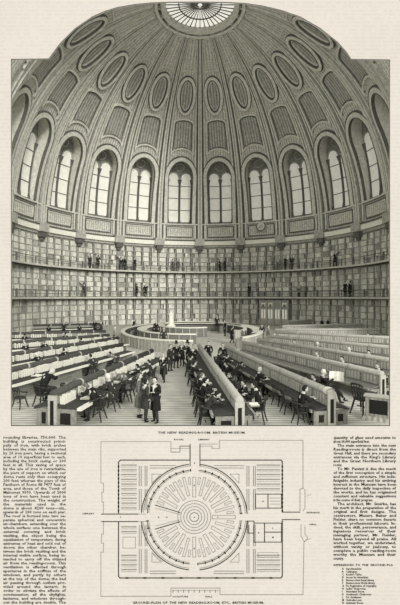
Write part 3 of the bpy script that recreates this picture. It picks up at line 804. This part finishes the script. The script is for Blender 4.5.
# galleries
GR = A-.75
def gal(px, lvl, pose, coat, lb, fc=None, hair='dark', sc=1.36, hat=False):
    # bearing whose point on the gallery shows at this place
    best = min(range(-900, 901), key=lambda q: abs(F*GR*sin(R_(q/10))/(D+GR*cos(R_(q/10)))-(px-200)))
    t = R_(best/10); p = C(t, GR, 0)
    person(p[0], p[1], degrees(t)+180 if fc is None else degrees(t)+fc, lb, pose, coat, M_CHAR, hair=hair, hat=hat, sc=sc, z=(9.67 if lvl == 2 else 5.0), frock=.42)
for a in [(90, 2, 'stand', M_CHAR, 'man on the upper gallery, leftmost of those gathered there', 90), (98, 2, 'read', M_CHAR, 'man reading on the upper gallery, left of the iron bench', 60),
          (121, 2, 'reach', M_BLACK, 'man on the upper gallery stretching one arm to the shelves', 0), (125, 2, 'stand', M_BLACK, 'broad dark figure on the upper gallery behind the reaching man', 150),
          (135, 2, 'read', M_CHAR, 'man on the upper gallery, rightmost of the left cluster', 250), (173, 2, 'stand', M_GREY, 'grey figure, left of a pair on the upper gallery near the centre', 90),
          (179, 2, 'stand', M_GREY, 'grey figure, right of a pair on the upper gallery near the centre', 270), (220, 2, 'talk', M_BLACK, 'dark figure, left of a pair on the upper gallery right of centre', 90),
          (225, 2, 'stand', M_BLACK, 'dark figure, right of a pair on the upper gallery right of centre', 270), (278, 2, 'stand', M_PALE, 'pale figure, left of three on the right upper gallery', 180),
          (285, 2, 'read', M_CHAR, 'dark figure, middle of three on the right upper gallery', 90), (292, 2, 'stand', M_CHAR, 'dark figure, right of three on the right upper gallery', 180),
          (335, 2, 'reach', M_BLACK, 'lone figure with outstretched arm on the right upper gallery', 90),
          (84, 1, 'reach', M_CHAR, 'man on the lower gallery raising one arm to the books, at the left', 0), (137, 1, 'stand', M_BLACK, 'dark figure, left of a pair on the lower gallery', 100),
          (146, 1, 'stand', M_BLACK, 'slim dark figure, right of a pair on the lower gallery', 200), (249, 1, 'read', M_CHAR, 'man reading alone on the lower gallery right of centre', 120),
          (299, 1, 'stand', M_PALE, 'pale figure, left of a pair on the right lower gallery', 180), (306, 1, 'talk', M_GREY, 'grey figure, right of a pair on the right lower gallery', 240),
          (345, 1, 'read', M_BLACK, 'dark figure, left of a pair on the far right lower gallery', 90), (350, 1, 'stand', M_BLACK, 'dark figure, right of a pair on the far right lower gallery', 250)]:
    gal(a[0], a[1], a[2], a[3], a[4], a[5])
# bench on the upper gallery
best = R_(-33); p = C(best, A-.7, 9.67); o = empty('gallery_bench', p, -best); tag(o, 'dark bench between the figures on the left upper gallery', 'bench')
q = MB(); q.box(-1.1, 1.1, -.2, .2, .62, .74); q.build('bench_seat', M_DARK, o)
for sx in (-1, 1):
    for sy in (-1, 1):
        q = MB(); q.tube([(sx*.95, sy*.15, .62), (sx*1.05, sy*.17, 0)], .05, 6); q.build('leg', M_DARK, o)

# readers seated at the desks: key, distance along, side (+1 left / -1 right), pose, coat, hair, label
def seat(key, x, sgn, pose, coat, hair, lb, trousers=None, sc=1.0, ch=True, hat=False, dist=None, skirt=False, beard=False, turn=0):
    n_, d_, L_, rz_ = DESKS[key]
    if dist is None: dist = 1.25 if key[0] == 'L' else (1.2 if key != 'A' else (1.12 if sgn > 0 else .95))
    px, py = on_desk(key, x, sgn*dist)
    # heading towards the desk
    hx, hy = (Vector((-d_.y, d_.x))*(-sgn)); face = degrees(atan2(hx, hy))+turn
    if ch: chair(px, py, face, 'chair of the '+lb, sc)
    return person(px, py, face, lb, pose, coat, trousers or M_CHAR, hair=hair, sc=sc, hat=hat, beard=beard)
def at_px(key, px):
    """distance along a desk where it passes a given column of the engraving (table edge side ignored)"""
    n_, d_, L_, rz_ = DESKS[key]
    return min([L_*k/200 for k in range(201)], key=lambda x: abs(200+F*(n_+d_*x).x/(n_+d_*x).y-px))
chair(-7.25, 18.7, 35, 'chair of the bald man bent forward at far left', 1.2)
person(-7.25, 18.7, 35, 'bald man in black bent forward at far left beside the white-edged desk', 'slump', M_BLACK, M_CHAR, hair='bald', sc=1.42)
seat('L2', 6.6, -1, 'sit', M_CHAR, 'dark', 'man in charcoal seated between the first and second left desks', sc=1.05)
seat('L2', 9.4, -1, 'slump', M_GREY, 'dark', 'grey-coated man bent forward at the second left desk')
seat('L1', 1.2, -1, 'slump', M_BLACK, 'grey', 'man in black slumped at the near end of the nearest left desk', sc=1.25)
seat('L1', 2.7, -1, 'sit', M_CHAR, 'white', 'white-haired reader in charcoal at the nearest left desk', M_PALE, 1.2)
seat('L1', 4.2, -1, 'slump', M_GREY, 'bald', 'bald stooping man in grey at the nearest left desk', M_CHAR, 1.32, dist=1.45)
seat('L1', 6.6, -1, 'sit', M_BLACK, 'dark', 'man in black seated back to view midway along the nearest left desk', sc=1.05)
seat('L1', 8.6, -1, 'sit', M_CHAR, 'dark', 'man in charcoal toward the far end of the nearest left desk')
seat('L1', 3.4, 1, 'slump', M_CHAR, 'grey', 'reader hunched behind the roll of the nearest left desk')
seat('L1', 7.2, 1, 'slump', M_CHAR, 'dark', 'dark-haired reader hidden behind the nearest left desk')
for key, px, hr, lb in [('L3', 52, 'dark', 'reader in front of the third left desk, near its middle'), ('L3', 24, 'white', 'white-haired reader in front of the third left desk'),
                        ('L4', 39, 'grey', 'grey-haired reader in front of the fourth left desk'), ('L4', 20, 'bald', 'bald reader in front of the fourth left desk'),
                        ('L5', 26, 'dark', 'dark figure in front of the fifth left desk'), ('L5', 66, 'dark', 'dark figure right of centre in front of the fifth left desk'),
                        ('L6', 48, 'dark', 'dark reader in front of the farthest left desk'), ('L6', 78, 'dark', 'reader with dark hair toward the right of the farthest left desk'), ('L4', 75, 'dark', 'dark reader right of centre before the fourth left desk')]:
    seat(key, at_px(key, px), -1, 'sit', M_BLACK, hr, lb)
x, y = CP(64, 53); person(x, y, 180, 'white-shirted man standing by the farthest left desk', 'stand', M_BLACK, M_CHAR, hair='white', sc=1.0)
x, y = CP(95, 55); person(x, y, 200, 'man standing at the right end of the farthest left desk', 'stand', M_BLACK, M_CHAR, sc=1.1)
x, y = CP(101, 54.5); person(x, y, 170, 'second man standing beside the right end of the farthest left desk', 'talk', M_CHAR, M_CHAR, sc=1.1)
# desk A, left side and right side
seat('A', 1.0, 1, 'slump', M_CHAR, 'dark', 'dark-haired man sprawled over the near left side of the aisle desk', M_BLACK, sc=1.2)
seat('A', 2.7, 1, 'sit', M_BLACK, 'dark', 'man in black holding papers on the left of the aisle desk', M_BLACK, 1.2)
seat('A', 4.3, 1, 'sit', M_BLACK, 'grey', 'grey-haired reader on the left of the aisle desk', M_BLACK, 1.12)
seat('A', 6.4, 1, 'slump', M_CHAR, 'dark', 'reader bent low midway along the left of the aisle desk')
seat('A', 8.6, 1, 'sit', M_BLACK, 'dark', 'man in black beyond midway on the left of the aisle desk')
seat('A', 11.2, 1, 'sit', M_CHAR, 'dark', 'farthest reader on the left of the aisle desk')
chair(2.35, 16.3, -70, 'chair of the large man right of the aisle desk post', 1.15)
person(2.35, 16.3, -70, 'large man in black seated right of the aisle desk post', 'sit', M_BLACK, M_BLACK, sc=1.2, beard=True)
seat('A', 3.3, -1, 'sit', M_BLACK, 'dark', 'man in black looking over the right side of the aisle desk')
seat('A', 5.8, -1, 'slump', M_CHAR, 'grey', 'reader low behind the roll of the aisle desk')
seat('A', 8.4, -1, 'sit', M_BLACK, 'dark', 'reader far up the right side of the aisle desk')
# R1 left side / right side
seat('R1', .35, 1, 'sit', M_BLACK, 'dark', 'man in black seated at the near left of the paper-ended desk', M_BLACK, 1.15, dist=1.1)
seat('R1', 5.0, 1, 'sit', M_BLACK, 'white', 'white-haired man in black at the left of the paper-ended desk', M_BLACK, 1.1)
seat('R1', 8.6, 1, 'slump', M_CHAR, 'dark', 'reader bent forward beyond the white-haired man')
seat('R1', 10.8, 1, 'sit', M_BLACK, 'dark', 'dark reader far up the left of the paper-ended desk')
seat('R1', 12.6, 1, 'sit', M_CHAR, 'grey', 'farthest seated reader at the left of the paper-ended desk')
chair(5.95, 19.5, 100, 'chair of the man lounging with a newspaper', 1.1)
person(5.95, 19.5, 100, 'white-haired man lounging with a newspaper behind the paper-ended desk', 'lounge', M_BLACK, M_BLACK, hair='white', sc=1.15)
seat('R1', 3.4, -1, 'sit', M_BLACK, 'dark', 'dark-haired reader seen over the roll of the paper-ended desk')
for key, px, hr, co, lb in [('R2', 378, 'dark', M_CHAR, 'reader behind the near end of the right post desk'), ('R2', 362, 'grey', M_CHAR, 'grey-haired reader behind the right post desk'),
                        ('R2', 328, 'dark', M_BLACK, 'dark head over the middle of the right post desk'), ('R2', 303, 'grey', M_GREY, 'grey reader behind the right post desk, left part'),
                        ('R3', 358, 'dark', M_BLACK, 'dark head behind the third right desk'), ('R3', 284, 'dark', M_BLACK, 'dark figure seated behind the third right desk at its left'),
                        ('R3', 338, 'white', M_GREY, 'pale-haired reader behind the third right desk'), ('R4', 259, 'grey', M_GREY, 'small reader at the far left end of the fourth right desk'),
                        ('R5', 366, 'dark', M_CHAR, 'dark head behind the fifth right desk'), ('R5', 294, 'dark', M_CHAR, 'small dark head at the left of the fifth right desk'),
                        ('R6', 343, 'dark', M_CHAR, 'dark head behind the sixth right desk'), ('R6', 311, 'dark', M_CHAR, 'dark head toward the left of the sixth right desk')]:
    seat(key, at_px(key, px), -1, 'sit', co, hr, lb, sc=1.15, ch=False)
x, y = CP(317, 30.5); person(x, y, 190, 'white-haired reader in dark coat risen among the right-hand rows', 'sit', M_CHAR, M_CHAR, hair='white', sc=1.25)
for px, lb in ((322, 'dark figure, left of two before the back bookcases at right'), (328, 'dark figure, right of two before the back bookcases at right')):
    x, y = CP(px, 61); person(x, y, 150, lb, 'stand', M_BLACK, M_CHAR, sc=1.0)
x, y = CP(262, 47); person(x, y, 200, 'dark figure beside the right curve of the counters', 'stand', M_CHAR, M_CHAR, sc=1.05)
x, y = CP(268, 46); person(x, y, 100, 'second dark figure beside the right curve of the counters', 'talk', M_GREY, M_CHAR, sc=1.05)
# empty chairs
x, y = FP(362, 414); chair(x, y, 60, 'empty dark chair turned in the gap beside the low cabinet', 1.45)
x, y = FP(288, 413); chair(x, y, 80, 'empty chair behind the man in black at the paper-ended desk', 1.1)
x, y = FP(279, 405); chair(x, y, 60, 'empty chair between the white-haired man and the next seat', 1.05)
x, y = FP(121, 402); chair(x, y, 300, 'empty chair pushed back into the aisle beside the nearest left desk', 1.15)
x, y = FP(20, 408); chair(x, y, 20, 'pale-lit empty chair at the extreme left behind the bent man', 1.05)

# papers and open books
def openbook(x, y, z, face, lb, sc=1.0, name='open_book'):
    o = empty(name, (x, y, z), -R_(face)); tag(o, lb, 'book' if name == 'open_book' else 'paper'); o.scale = (sc, sc, sc)
    for s_ in (-1, 1):
        q = MB(); n = 5
        rows = [[(s_*.20*j/n, yy, .02+.045*sin(pi*j/n*.8)) for j in range(n+1)] for yy in (-.15, .15)]
        q.sweep(rows); q.sweep([[(p[0], p[1], 0.0) for p in r] for r in rows]); q.sweep([rows[0], [(p[0], p[1], 0) for p in rows[0]]]); q.sweep([rows[1], [(p[0], p[1], 0) for p in rows[1]]])
        q.build('page', M_SHIRT, o)
    return o
for key, x, y, lb in [('A', 1.6, .62, 'open white book before the sprawled man on the aisle desk'), ('A', 2.9, .7, 'open book before the man holding papers on the aisle desk'),
                      ('A', 4.9, .6, 'open book in front of the grey-haired aisle desk reader'), ('A', 1.0, -.75, 'open book under the hand of the large man right of the aisle desk'),
                      ('L1', 1.3, -.75, 'open book before the man slumped at the nearest left desk'), ('L1', 3.3, -.75, 'open book before the white-haired nearest left desk reader'),
                      ('L1', 4.4, -.75, 'open book before the bald stooping man in grey'), ('L2', 2.0, -.8, 'open book before the bald man in black at the white-edged desk'),
                      ('R1', 5.6, .5, 'open book before the white-haired man at the paper-ended desk'), ('L1', 7.0, -.75, 'open book midway along the nearest left desk')]:
    px, py = on_desk(key, x, y); rz = DESKS[key][3]; openbook(px, py, (HT if key[0] != 'R' else .66)+.03, 90-degrees(rz)+90, lb, 1.15)
# white sheet draped over the end of R1
n_, d_, L_, rz_ = DESKS['R1']
o = empty('draped_paper', (n_.x, n_.y, 0), rz_); tag(o, 'white sheet draped over the near end of the desk roll at right', 'paper')
q = MB(); q.sweep([[(xx+.05*sin(j), .19*cos(R_(-20+j*25)), HR-.12+.18*sin(R_(-20+j*25))+.01) for j in range(9)] for xx in (-.02, .12, .26)]); q.build('sheet', M_SHIRT, o)
# newspaper in the hands of the lounging man
o = empty('newspaper', (6.48, 19.35, 1.02), R_(-25)); o.scale = (.78, .78, .85); tag(o, 'open white newspaper held up by the lounging man at right', 'newspaper')
for s_ in (-1, 1):
    q = MB(); q.sweep([[(s_*.42*j/4, .05*sin(j)-.02*j, 0), (s_*.42*j/4, .05*sin(j)-.02*j+.08, .52)] for j in range(5)]); q.sweep([[(s_*.42*j/4, .05*sin(j)-.02*j+.01, 0), (s_*.42*j/4, .05*sin(j)-.02*j+.09, .52)] for j in range(5)])
    q.build('page', M_SHIRT, o)

# ------------------------------------------------------------------ the printed sheet the room is set in
YP = 13.5
def W(px, py, dy=0.0): return ((px-200)*YP/F, YP-dy, EYE-(py-HY)*YP/F)
hole = [(11.5, 425.5), (389.5, 425.5), (389.5, 60), (351, 59.5), (346, 52), (337, 42), (320, 28.5), (300, 17), (281, 10.5), (262, 6), (245, 3.6), (225, 2.6), (200, 2.2), (170, 2.4), (152, 3.0), (135, 4.6), (118, 7.6), (105, 11.4), (92.5, 17), (75, 29), (60, 44), (49, 59), (11.5, 59.5)]
outer = [(-46, -50), (446, -50), (446, 650), (-46, 650)]
bm = bmesh.new(); ed = []
for lp in (outer, hole):
    vs = [bm.verts.new(W(*p)) for p in lp]
    for k in range(len(vs)): ed.append(bm.edges.new((vs[k], vs[(k+1) % len(vs)])))
bmesh.ops.triangle_fill(bm, edges=ed, use_beauty=True)
r_ = bmesh.ops.extrude_face_region(bm, geom=list(bm.faces))
for v in [g for g in r_['geom'] if isinstance(g, bmesh.types.BMVert)]: v.co.y += .03
bmesh.ops.recalc_face_normals(bm, faces=bm.faces)
me = bpy.data.meshes.new('sheet'); bm.to_mesh(me); bm.free(); me.materials.append(M_PAPER)
page = empty('newspaper_page', W(200, 605)); tag(page, 'cream newspaper page framing the domed reading room, printed with text columns and a ground plan', 'newspaper page')
def onpage(o): o.parent = page; o.matrix_parent_inverse = Matrix.Translation(page.location).inverted(); return o
so = bpy.data.objects.new('paper_sheet', me); COL.objects.link(so); onpage(so)
def strokes(mb, pts, w_, closed=False, m=0):
    w_ *= .8
    n = len(pts)
    for k in range(n if closed else n-1):
        a = Vector(pts[k]); b = Vector(pts[(k+1) % n]); d = b-a
        if d.length < 1e-6: continue
        d.normalize(); nn = Vector((-d.y, d.x))*w_/2; a = a-d*w_*.3; b = b+d*w_*.3
        mb.quad(*[W(p.x, p.y, .012) for p in (a-nn, b-nn, b+nn, a+nn)], m)
q = MB(); strokes(q, hole, .8, True); onpage(q.build('engraving_border', M_INKB if 'M_INKB' in globals() else M_INK))
# lettering: real glyph outlines set in lines
GC = {}
def word_mesh(t):
    if t not in GC:
        c = bpy.data.curves.new('t', 'FONT'); c.body = t; c.size = 1; c.resolution_u = 1; c.offset = .02
        ob = bpy.data.objects.new('t', c); TS.collection.objects.link(ob)
        dg = eval_dg(); me = bpy.data.meshes.new_from_object(ob.evaluated_get(dg))
        vs = [tuple(v.co) for v in me.vertices]; fs = [tuple(p.vertices) for p in me.polygons]
        wd = max([v[0] for v in vs] or [.3])
        bpy.data.objects.remove(ob); bpy.data.curves.remove(c); bpy.data.meshes.remove(me)
        GC[t] = (vs, fs, wd)
    return GC[t]
def put(mb, t, x, y, sx, sy, m=0):
    vs, fs, wd = word_mesh(t); i = len(mb.v)
    for v in vs: mb.v.append(W(x+v[0]*sx, y-v[1]*sy, .012))
    for f in fs: mb.f.append(tuple(i+k for k in f)); mb.m.append(m)
    return wd*sx
def line(mb, t, x0, x1, y, size, just=True, squeeze=.8):
    ws = t.split(); wid = [word_mesh(a)[2]*size*squeeze for a in ws]; sp = size*.28*squeeze
    tot = sum(wid)+sp*(len(ws)-1)
    if just or tot > x1-x0:
        if tot > (x1-x0): k = (x1-x0)/tot; wid = [a*k for a in wid]; sp *= k; sq = squeeze*k
        else:
            k = min(1.5, (x1-x0)/tot*.97); wid = [a*k for a in wid]; sq = squeeze*k
            sp = (x1-x0-sum(wid))/max(1, len(ws)-1)
    else: sq = squeeze
    x = x0
    for a, b in zip(ws, wid): put(mb, a, x, y, size*sq, size); x += b+sp
LEFT = """rounding libraries, 750,000. The|building is constructed princi-|pally of iron, with brick arches|between the main ribs, supported|by 20 iron piers, having a sectional|area of 10 superficial feet to each,|including the brick casing, or 200|feet in all. This saving of space|by the use of iron is remarkable,|the piers of support on which our|dome rests only thus occupying|200 feet; whereas the piers of the|Pantheon of Rome fill 7477 feet of|area, and those of the Tomb of|Mahomet 9593. Upwards of 2000|tons of iron have been used in|the construction. The weight of|the materials used in the|dome is about 4200 tons—viz.,|upwards of 200 tons on each pier.|The roof is formed into two se-|parate spherical and concentric|air-chambers, extending over the|whole surface: one between the|external covering and brick|vaulting, the object being the|equalisation of temperature during|extremes of heat and cold out of|doors; the other chamber, be-|tween the brick vaulting and the|internal visible surface, being in-|tended to carry off the vitiated|air from the reading-room. This|ventilation is effected through|apertures in the soffites of the|windows, and partly by others|at the top of the dome; the bad|air passing through outlets pro-|vided around the lantern. In|order to obviate the effects of|condensation, all the skylights,|lanterns, and windows through-|out the building are double. The""".split('|')
RIGHT = """quantity of glass used amounts to|about 60,000 superficial feet.*|>The main entrance into the new|Reading-room is direct from the|Great Hall, and there are secondary|entrances via the King's Library|and the Great Northern Library|rooms.*|>To Mr. Panizzi is due the merit|of the first conception of a simple|and sufficient structure. His inde-|fatigable industry and his untiring|interest in the Museum have been|devoted to the daily inspection of|the works, and he has originated|constant and valuable suggestions|in the course of their progress.*|>The architect, Mr. Smirke, has|his merit in the preparation of the|original and first designs. The|contractors, Messrs. Baker and|Fielder, share no common deserts|in their professional labours. In-|deed, the skill, perseverance, and|ingenious resources of their|managing partner, Mr. Fielder,|have been beyond all praise. All|worked together, we understand,|without vanity or jealousy, to|complete a public reading-room|worthy the Museum and their|country.*""".split('|')
q = MB()
for k, t in enumerate(LEFT): line(q, t, 3.3, 66, 438.6+3.925*k, 3.9)
tag(onpage(q.build('text_column', M_INK)), 'left text column')
q = MB()
for k, t in enumerate(RIGHT):
    ind = 4 if t[0] == '>' else 0; js = t[-1] != '*'
    line(q, t.strip('>*'), 333.3+ind, 396, 438.8+3.895*k, 3.9, js)
tag(onpage(q.build('text_column', M_INK)), 'right text column')
q = MB(); line(q, 'REFERENCES TO THE GROUND-PLA', 333.5, 393, 565.8, 2.7, squeeze=1.0)
onpage(q.build('reference_heading', M_INK))
for k, t in enumerate(["A Superintendent.", "B Catalogues.", "C Reader's Tables.", "D Access for Attendants.", "E Entrance from Royal Library", "F Entrance from North Library", "G For Registration of Copyrights", "H Ladies' Cloak-room.", "I Attendants' Room.", "K Gentlemen's Cloak-room", "L For Gentlemen.", "M Umbrella-room.", "N Assistants' Room."]):
    q = MB(); put(q, t[0], 342, 569.6+2.84*k, 2.6, 2.9); put(q, t[2:], 346, 569.6+2.84*k, 2.45, 2.9)
    onpage(q.build('reference_line', M_INK))
q = MB(); line(q, 'THE NEW READING-ROOM, BRITISH MUSEUM.', 158, 245.5, 433.6, 3.1, squeeze=1.1); onpage(q.build('engraving_caption', M_INK))
q = MB(); line(q, 'GROUND-PLAN OF THE NEW READING-ROOM, ETC., BRITISH MUSEUM.', 132.5, 264, 603.6, 3.2, squeeze=1.1); onpage(q.build('plan_caption', M_INK))
# ground plan
pm = MB(); 
def R4(x0, y0, x1, y1, w_=.5, m=0): strokes(pm, [(x0, y0), (x1, y0), (x1, y1), (x0, y1)], w_, True, m)
def circ(cx, cy, r, w_, m=0, a0=0, a1=360):
    n = max(8, int((a1-a0)/6)); strokes(pm, [(cx+r*cos(R_(a0+(a1-a0)*k/n)), cy+r*sin(R_(a0+(a1-a0)*k/n))) for k in range(n+1)], w_, False, m)
CX, CY = 194.3, 517.0
# museum outline
strokes(pm, [(171, 452), (171, 441.5), (101, 441.5), (101, 483), (103.5, 483), (103.5, 492), (102, 492), (102, 502), (103.5, 502), (103.5, 513.5)], .55, m=1)
strokes(pm, [(103.5, 522), (103.5, 534), (101.5, 534), (101.5, 543), (103.5, 543), (103.5, 552), (101, 552), (101, 596.3), (171, 596.3), (171, 588), (220, 588), (220, 594.5), (303, 594.5)], .55, m=1)
strokes(pm, [(171, 452), (180, 452), (180, 446)], .6, m=0); strokes(pm, [(180, 446), (190, 446), (190, 459)], .8); strokes(pm, [(200, 459), (200, 446), (212, 446), (212, 448.5), (219.5, 448.5), (219.5, 440.3), (303, 440.3), (303, 488), (300, 489), (300, 511)], .55, m=1)
strokes(pm, [(171, 448.5), (190, 448.5)], .5, m=1); strokes(pm, [(200, 444), (218, 444)], .5, m=1)
strokes(pm, [(303, 488), (305, 490), (305, 508), (303, 511)], .5, m=1); strokes(pm, [(301, 524), (301, 536), (304, 541), (303, 594.5)], .5, m=1); strokes(pm, [(305, 526), (305, 534), (308, 538), (304, 542)], .5, m=1)
for y in (496, 540): strokes(pm, [(306, y), (311, y-1.5)], .3, m=1)
for k in range(9): strokes(pm, [(173+k*5.3, 590), (173+k*5.3, 592.5)], .5, m=0)
strokes(pm, [(172, 590.3), (219, 590.3)], .4, m=1)
# thick-walled library block
strokes(pm, [(189.5, 460), (120.5, 460), (118.6, 462), (118.6, 513.5)], 1.2); strokes(pm, [(118.6, 522), (118.6, 576), (120, 577.8), (281, 577.8), (282.3, 576), (282.3, 520.5)], 1.2); strokes(pm, [(200.5, 460), (281, 460), (282.3, 461.5), (282.3, 511.5)], 1.2)
for k in range(9): strokes(pm, [(126+k*18, 577.8), (128+k*18, 577.8)], 1.9)
for k in range(12): strokes(pm, [(118.6, 466+k*4), (118.6, 467+k*4)], 1.9); strokes(pm, [(282.3, 466+k*4), (282.3, 467+k*4)], 1.9)
# corridors
for y in (514, 521.5): strokes(pm, [(101.5, y), (138, y)], 1.0); strokes(pm, [(138, y), (146, y)], .5, m=1)
for y in (512, 519.5): strokes(pm, [(282, y), (300, y)], 1.0)
strokes(pm, [(190.2, 444), (190.2, 466)], .9); strokes(pm, [(200, 444), (200, 466)], .9)
# stacks
for k in range(23):
    y = 465+k*4.75
    if 508 < y < 526 or 536 < y < 552: continue
    strokes(pm, [(121.5, y), (136.5, y)], 1.1, m=1)
    strokes(pm, [(121.5, y+2), (136.5, y+2)], .35, m=1)
    if y < 492 or y > 545: strokes(pm, [(257, y), (280, y)], 1.1, m=1); strokes(pm, [(257, y+2), (280, y+2)], .35, m=1)
R4(123, 537, 135.5, 548, .45, 1); R4(258, 552.5, 278, 557, .35, 1)
for x in (139.3, 141.3, 145.2, 147, 247, 249, 253.5, 255.3):
    for (a, b) in ((466, 486), (489, 510), (525, 546), (549, 573)): strokes(pm, [(x, a), (x, b)], .75, m=1)
for a, b in ((150, 176), (214, 244)):
    for y in (465.5, 468, 571, 573.5): strokes(pm, [(a, y), (b, y)], .7, m=1)
for (x, y, sx, sy) in ((152, 474, 1, 1), (239, 474, -1, 1), (152, 562, 1, -1), (239, 562, -1, -1)):
    strokes(pm, [(x, y), (x+9*sx, y), (x, y+9*sy), (x, y)], .5, m=1); strokes(pm, [(x, y+10*sy), (x+11*sx, y)], .4, m=1) if sx > 0 else None
# rooms east
for (a, b, c, d) in ((255.5, 494, 268, 508), (268, 494, 281.5, 508), (254, 523, 264.5, 542), (264.5, 523, 281.5, 532), (264.5, 532, 281.5, 542), (248, 521, 254, 533)): R4(a, b, c, d, .9)
for y in (498, 501, 504): strokes(pm, [(270, y), (280, y)], .5, m=1)
# circle
for r, w_, m_ in ((53.0, 1.1, 0), (51.3, .5, 1), (47.0, .9, 0), (45.6, .45, 1)):
    for (a, b) in ((4, 84), (96, 175), (185, 264), (276, 356)): circ(CX, CY, r, w_, m_, a, b)
for k in range(40):
    a = R_(9*k+4.5)
    if min(abs((degrees(a)+q) % 90) for q in (0,)) < 6: continue
    strokes(pm, [(CX+46*cos(a), CY+46*sin(a)), (CX+48*cos(a), CY+48*sin(a))], 1.3)
for r in (4.5, 7.5, 10.5, 13.5, 16.5): circ(CX, CY, r, .55, 1 if r > 5 else 0)
def radial(a, r0, r1, hw, w_=.5, m=1):
    c, s_ = cos(R_(a)), sin(R_(a)); 
    strokes(pm, [(CX+c*r-s_*t, CY+s_*r+c*t) for r, t in ((r0, -hw), (r1, -hw), (r1, hw), (r0, hw))], w_, True, m)
for k in range(24):
    a = 15*k
    if a in (180, 165, 195): continue
    if a % 30 == 0 and a != 0: radial(a, 20, 40, 1.5)
    else: radial(a, 22 if a else 18, 41, 1.2 if a else 1.8)
for k in range(24):
    a = 15*k+7.5
    if 165 < a < 195: continue
    radial(a, 33, 40, 1.0, .45)
for s_ in (-1, 1): strokes(pm, [(CX-39, CY+12*s_), (CX-14, CY+4.5*s_)], 1.0); strokes(pm, [(CX-39, CY+9*s_), (CX-14, CY+2.6*s_)], .4, m=1)
gp = onpage(pm.build('ground_plan', [M_INK, M_INKG]))
q = MB()
for t, x0, x1, y in (('ROYAL', 174, 187, 440.2), ('LIBRARY', 198, 214, 440.2), ('LIBRARY', 82.5, 95, 514.2), ('SCULPTURE', 172.5, 188.5, 597.2), ('HALL', 205, 213, 597.2), ('ENTRANCE', 306.5, 320, 513.2), ('HALL', 309.5, 317, 525)):
    line(q, t, x0, x1, y, 2.1, squeeze=1.0)
for t, x, y in (('A', 193.6, 518), ('B', 193.6, 486), ('B', 193.6, 549), ('C', 217, 517.8), ('G', 166, 517.8), ('F', 120, 518), ('E', 194, 464), ('H', 262, 502), ('K', 258, 533.5), ('L', 272, 528.5), ('M', 272, 538), ('D', 158, 518)):
    put(q, t, x, y, 2.2, 2.2)
q.build('plan_lettering', M_INK).parent = gp
bpy.context.view_layer.update()
bpy.data.scenes.remove(TS)
for o in bpy.data.objects:
    if 'label' in o and len(o['label'].split()) > 16: print('LONG', o['label'])
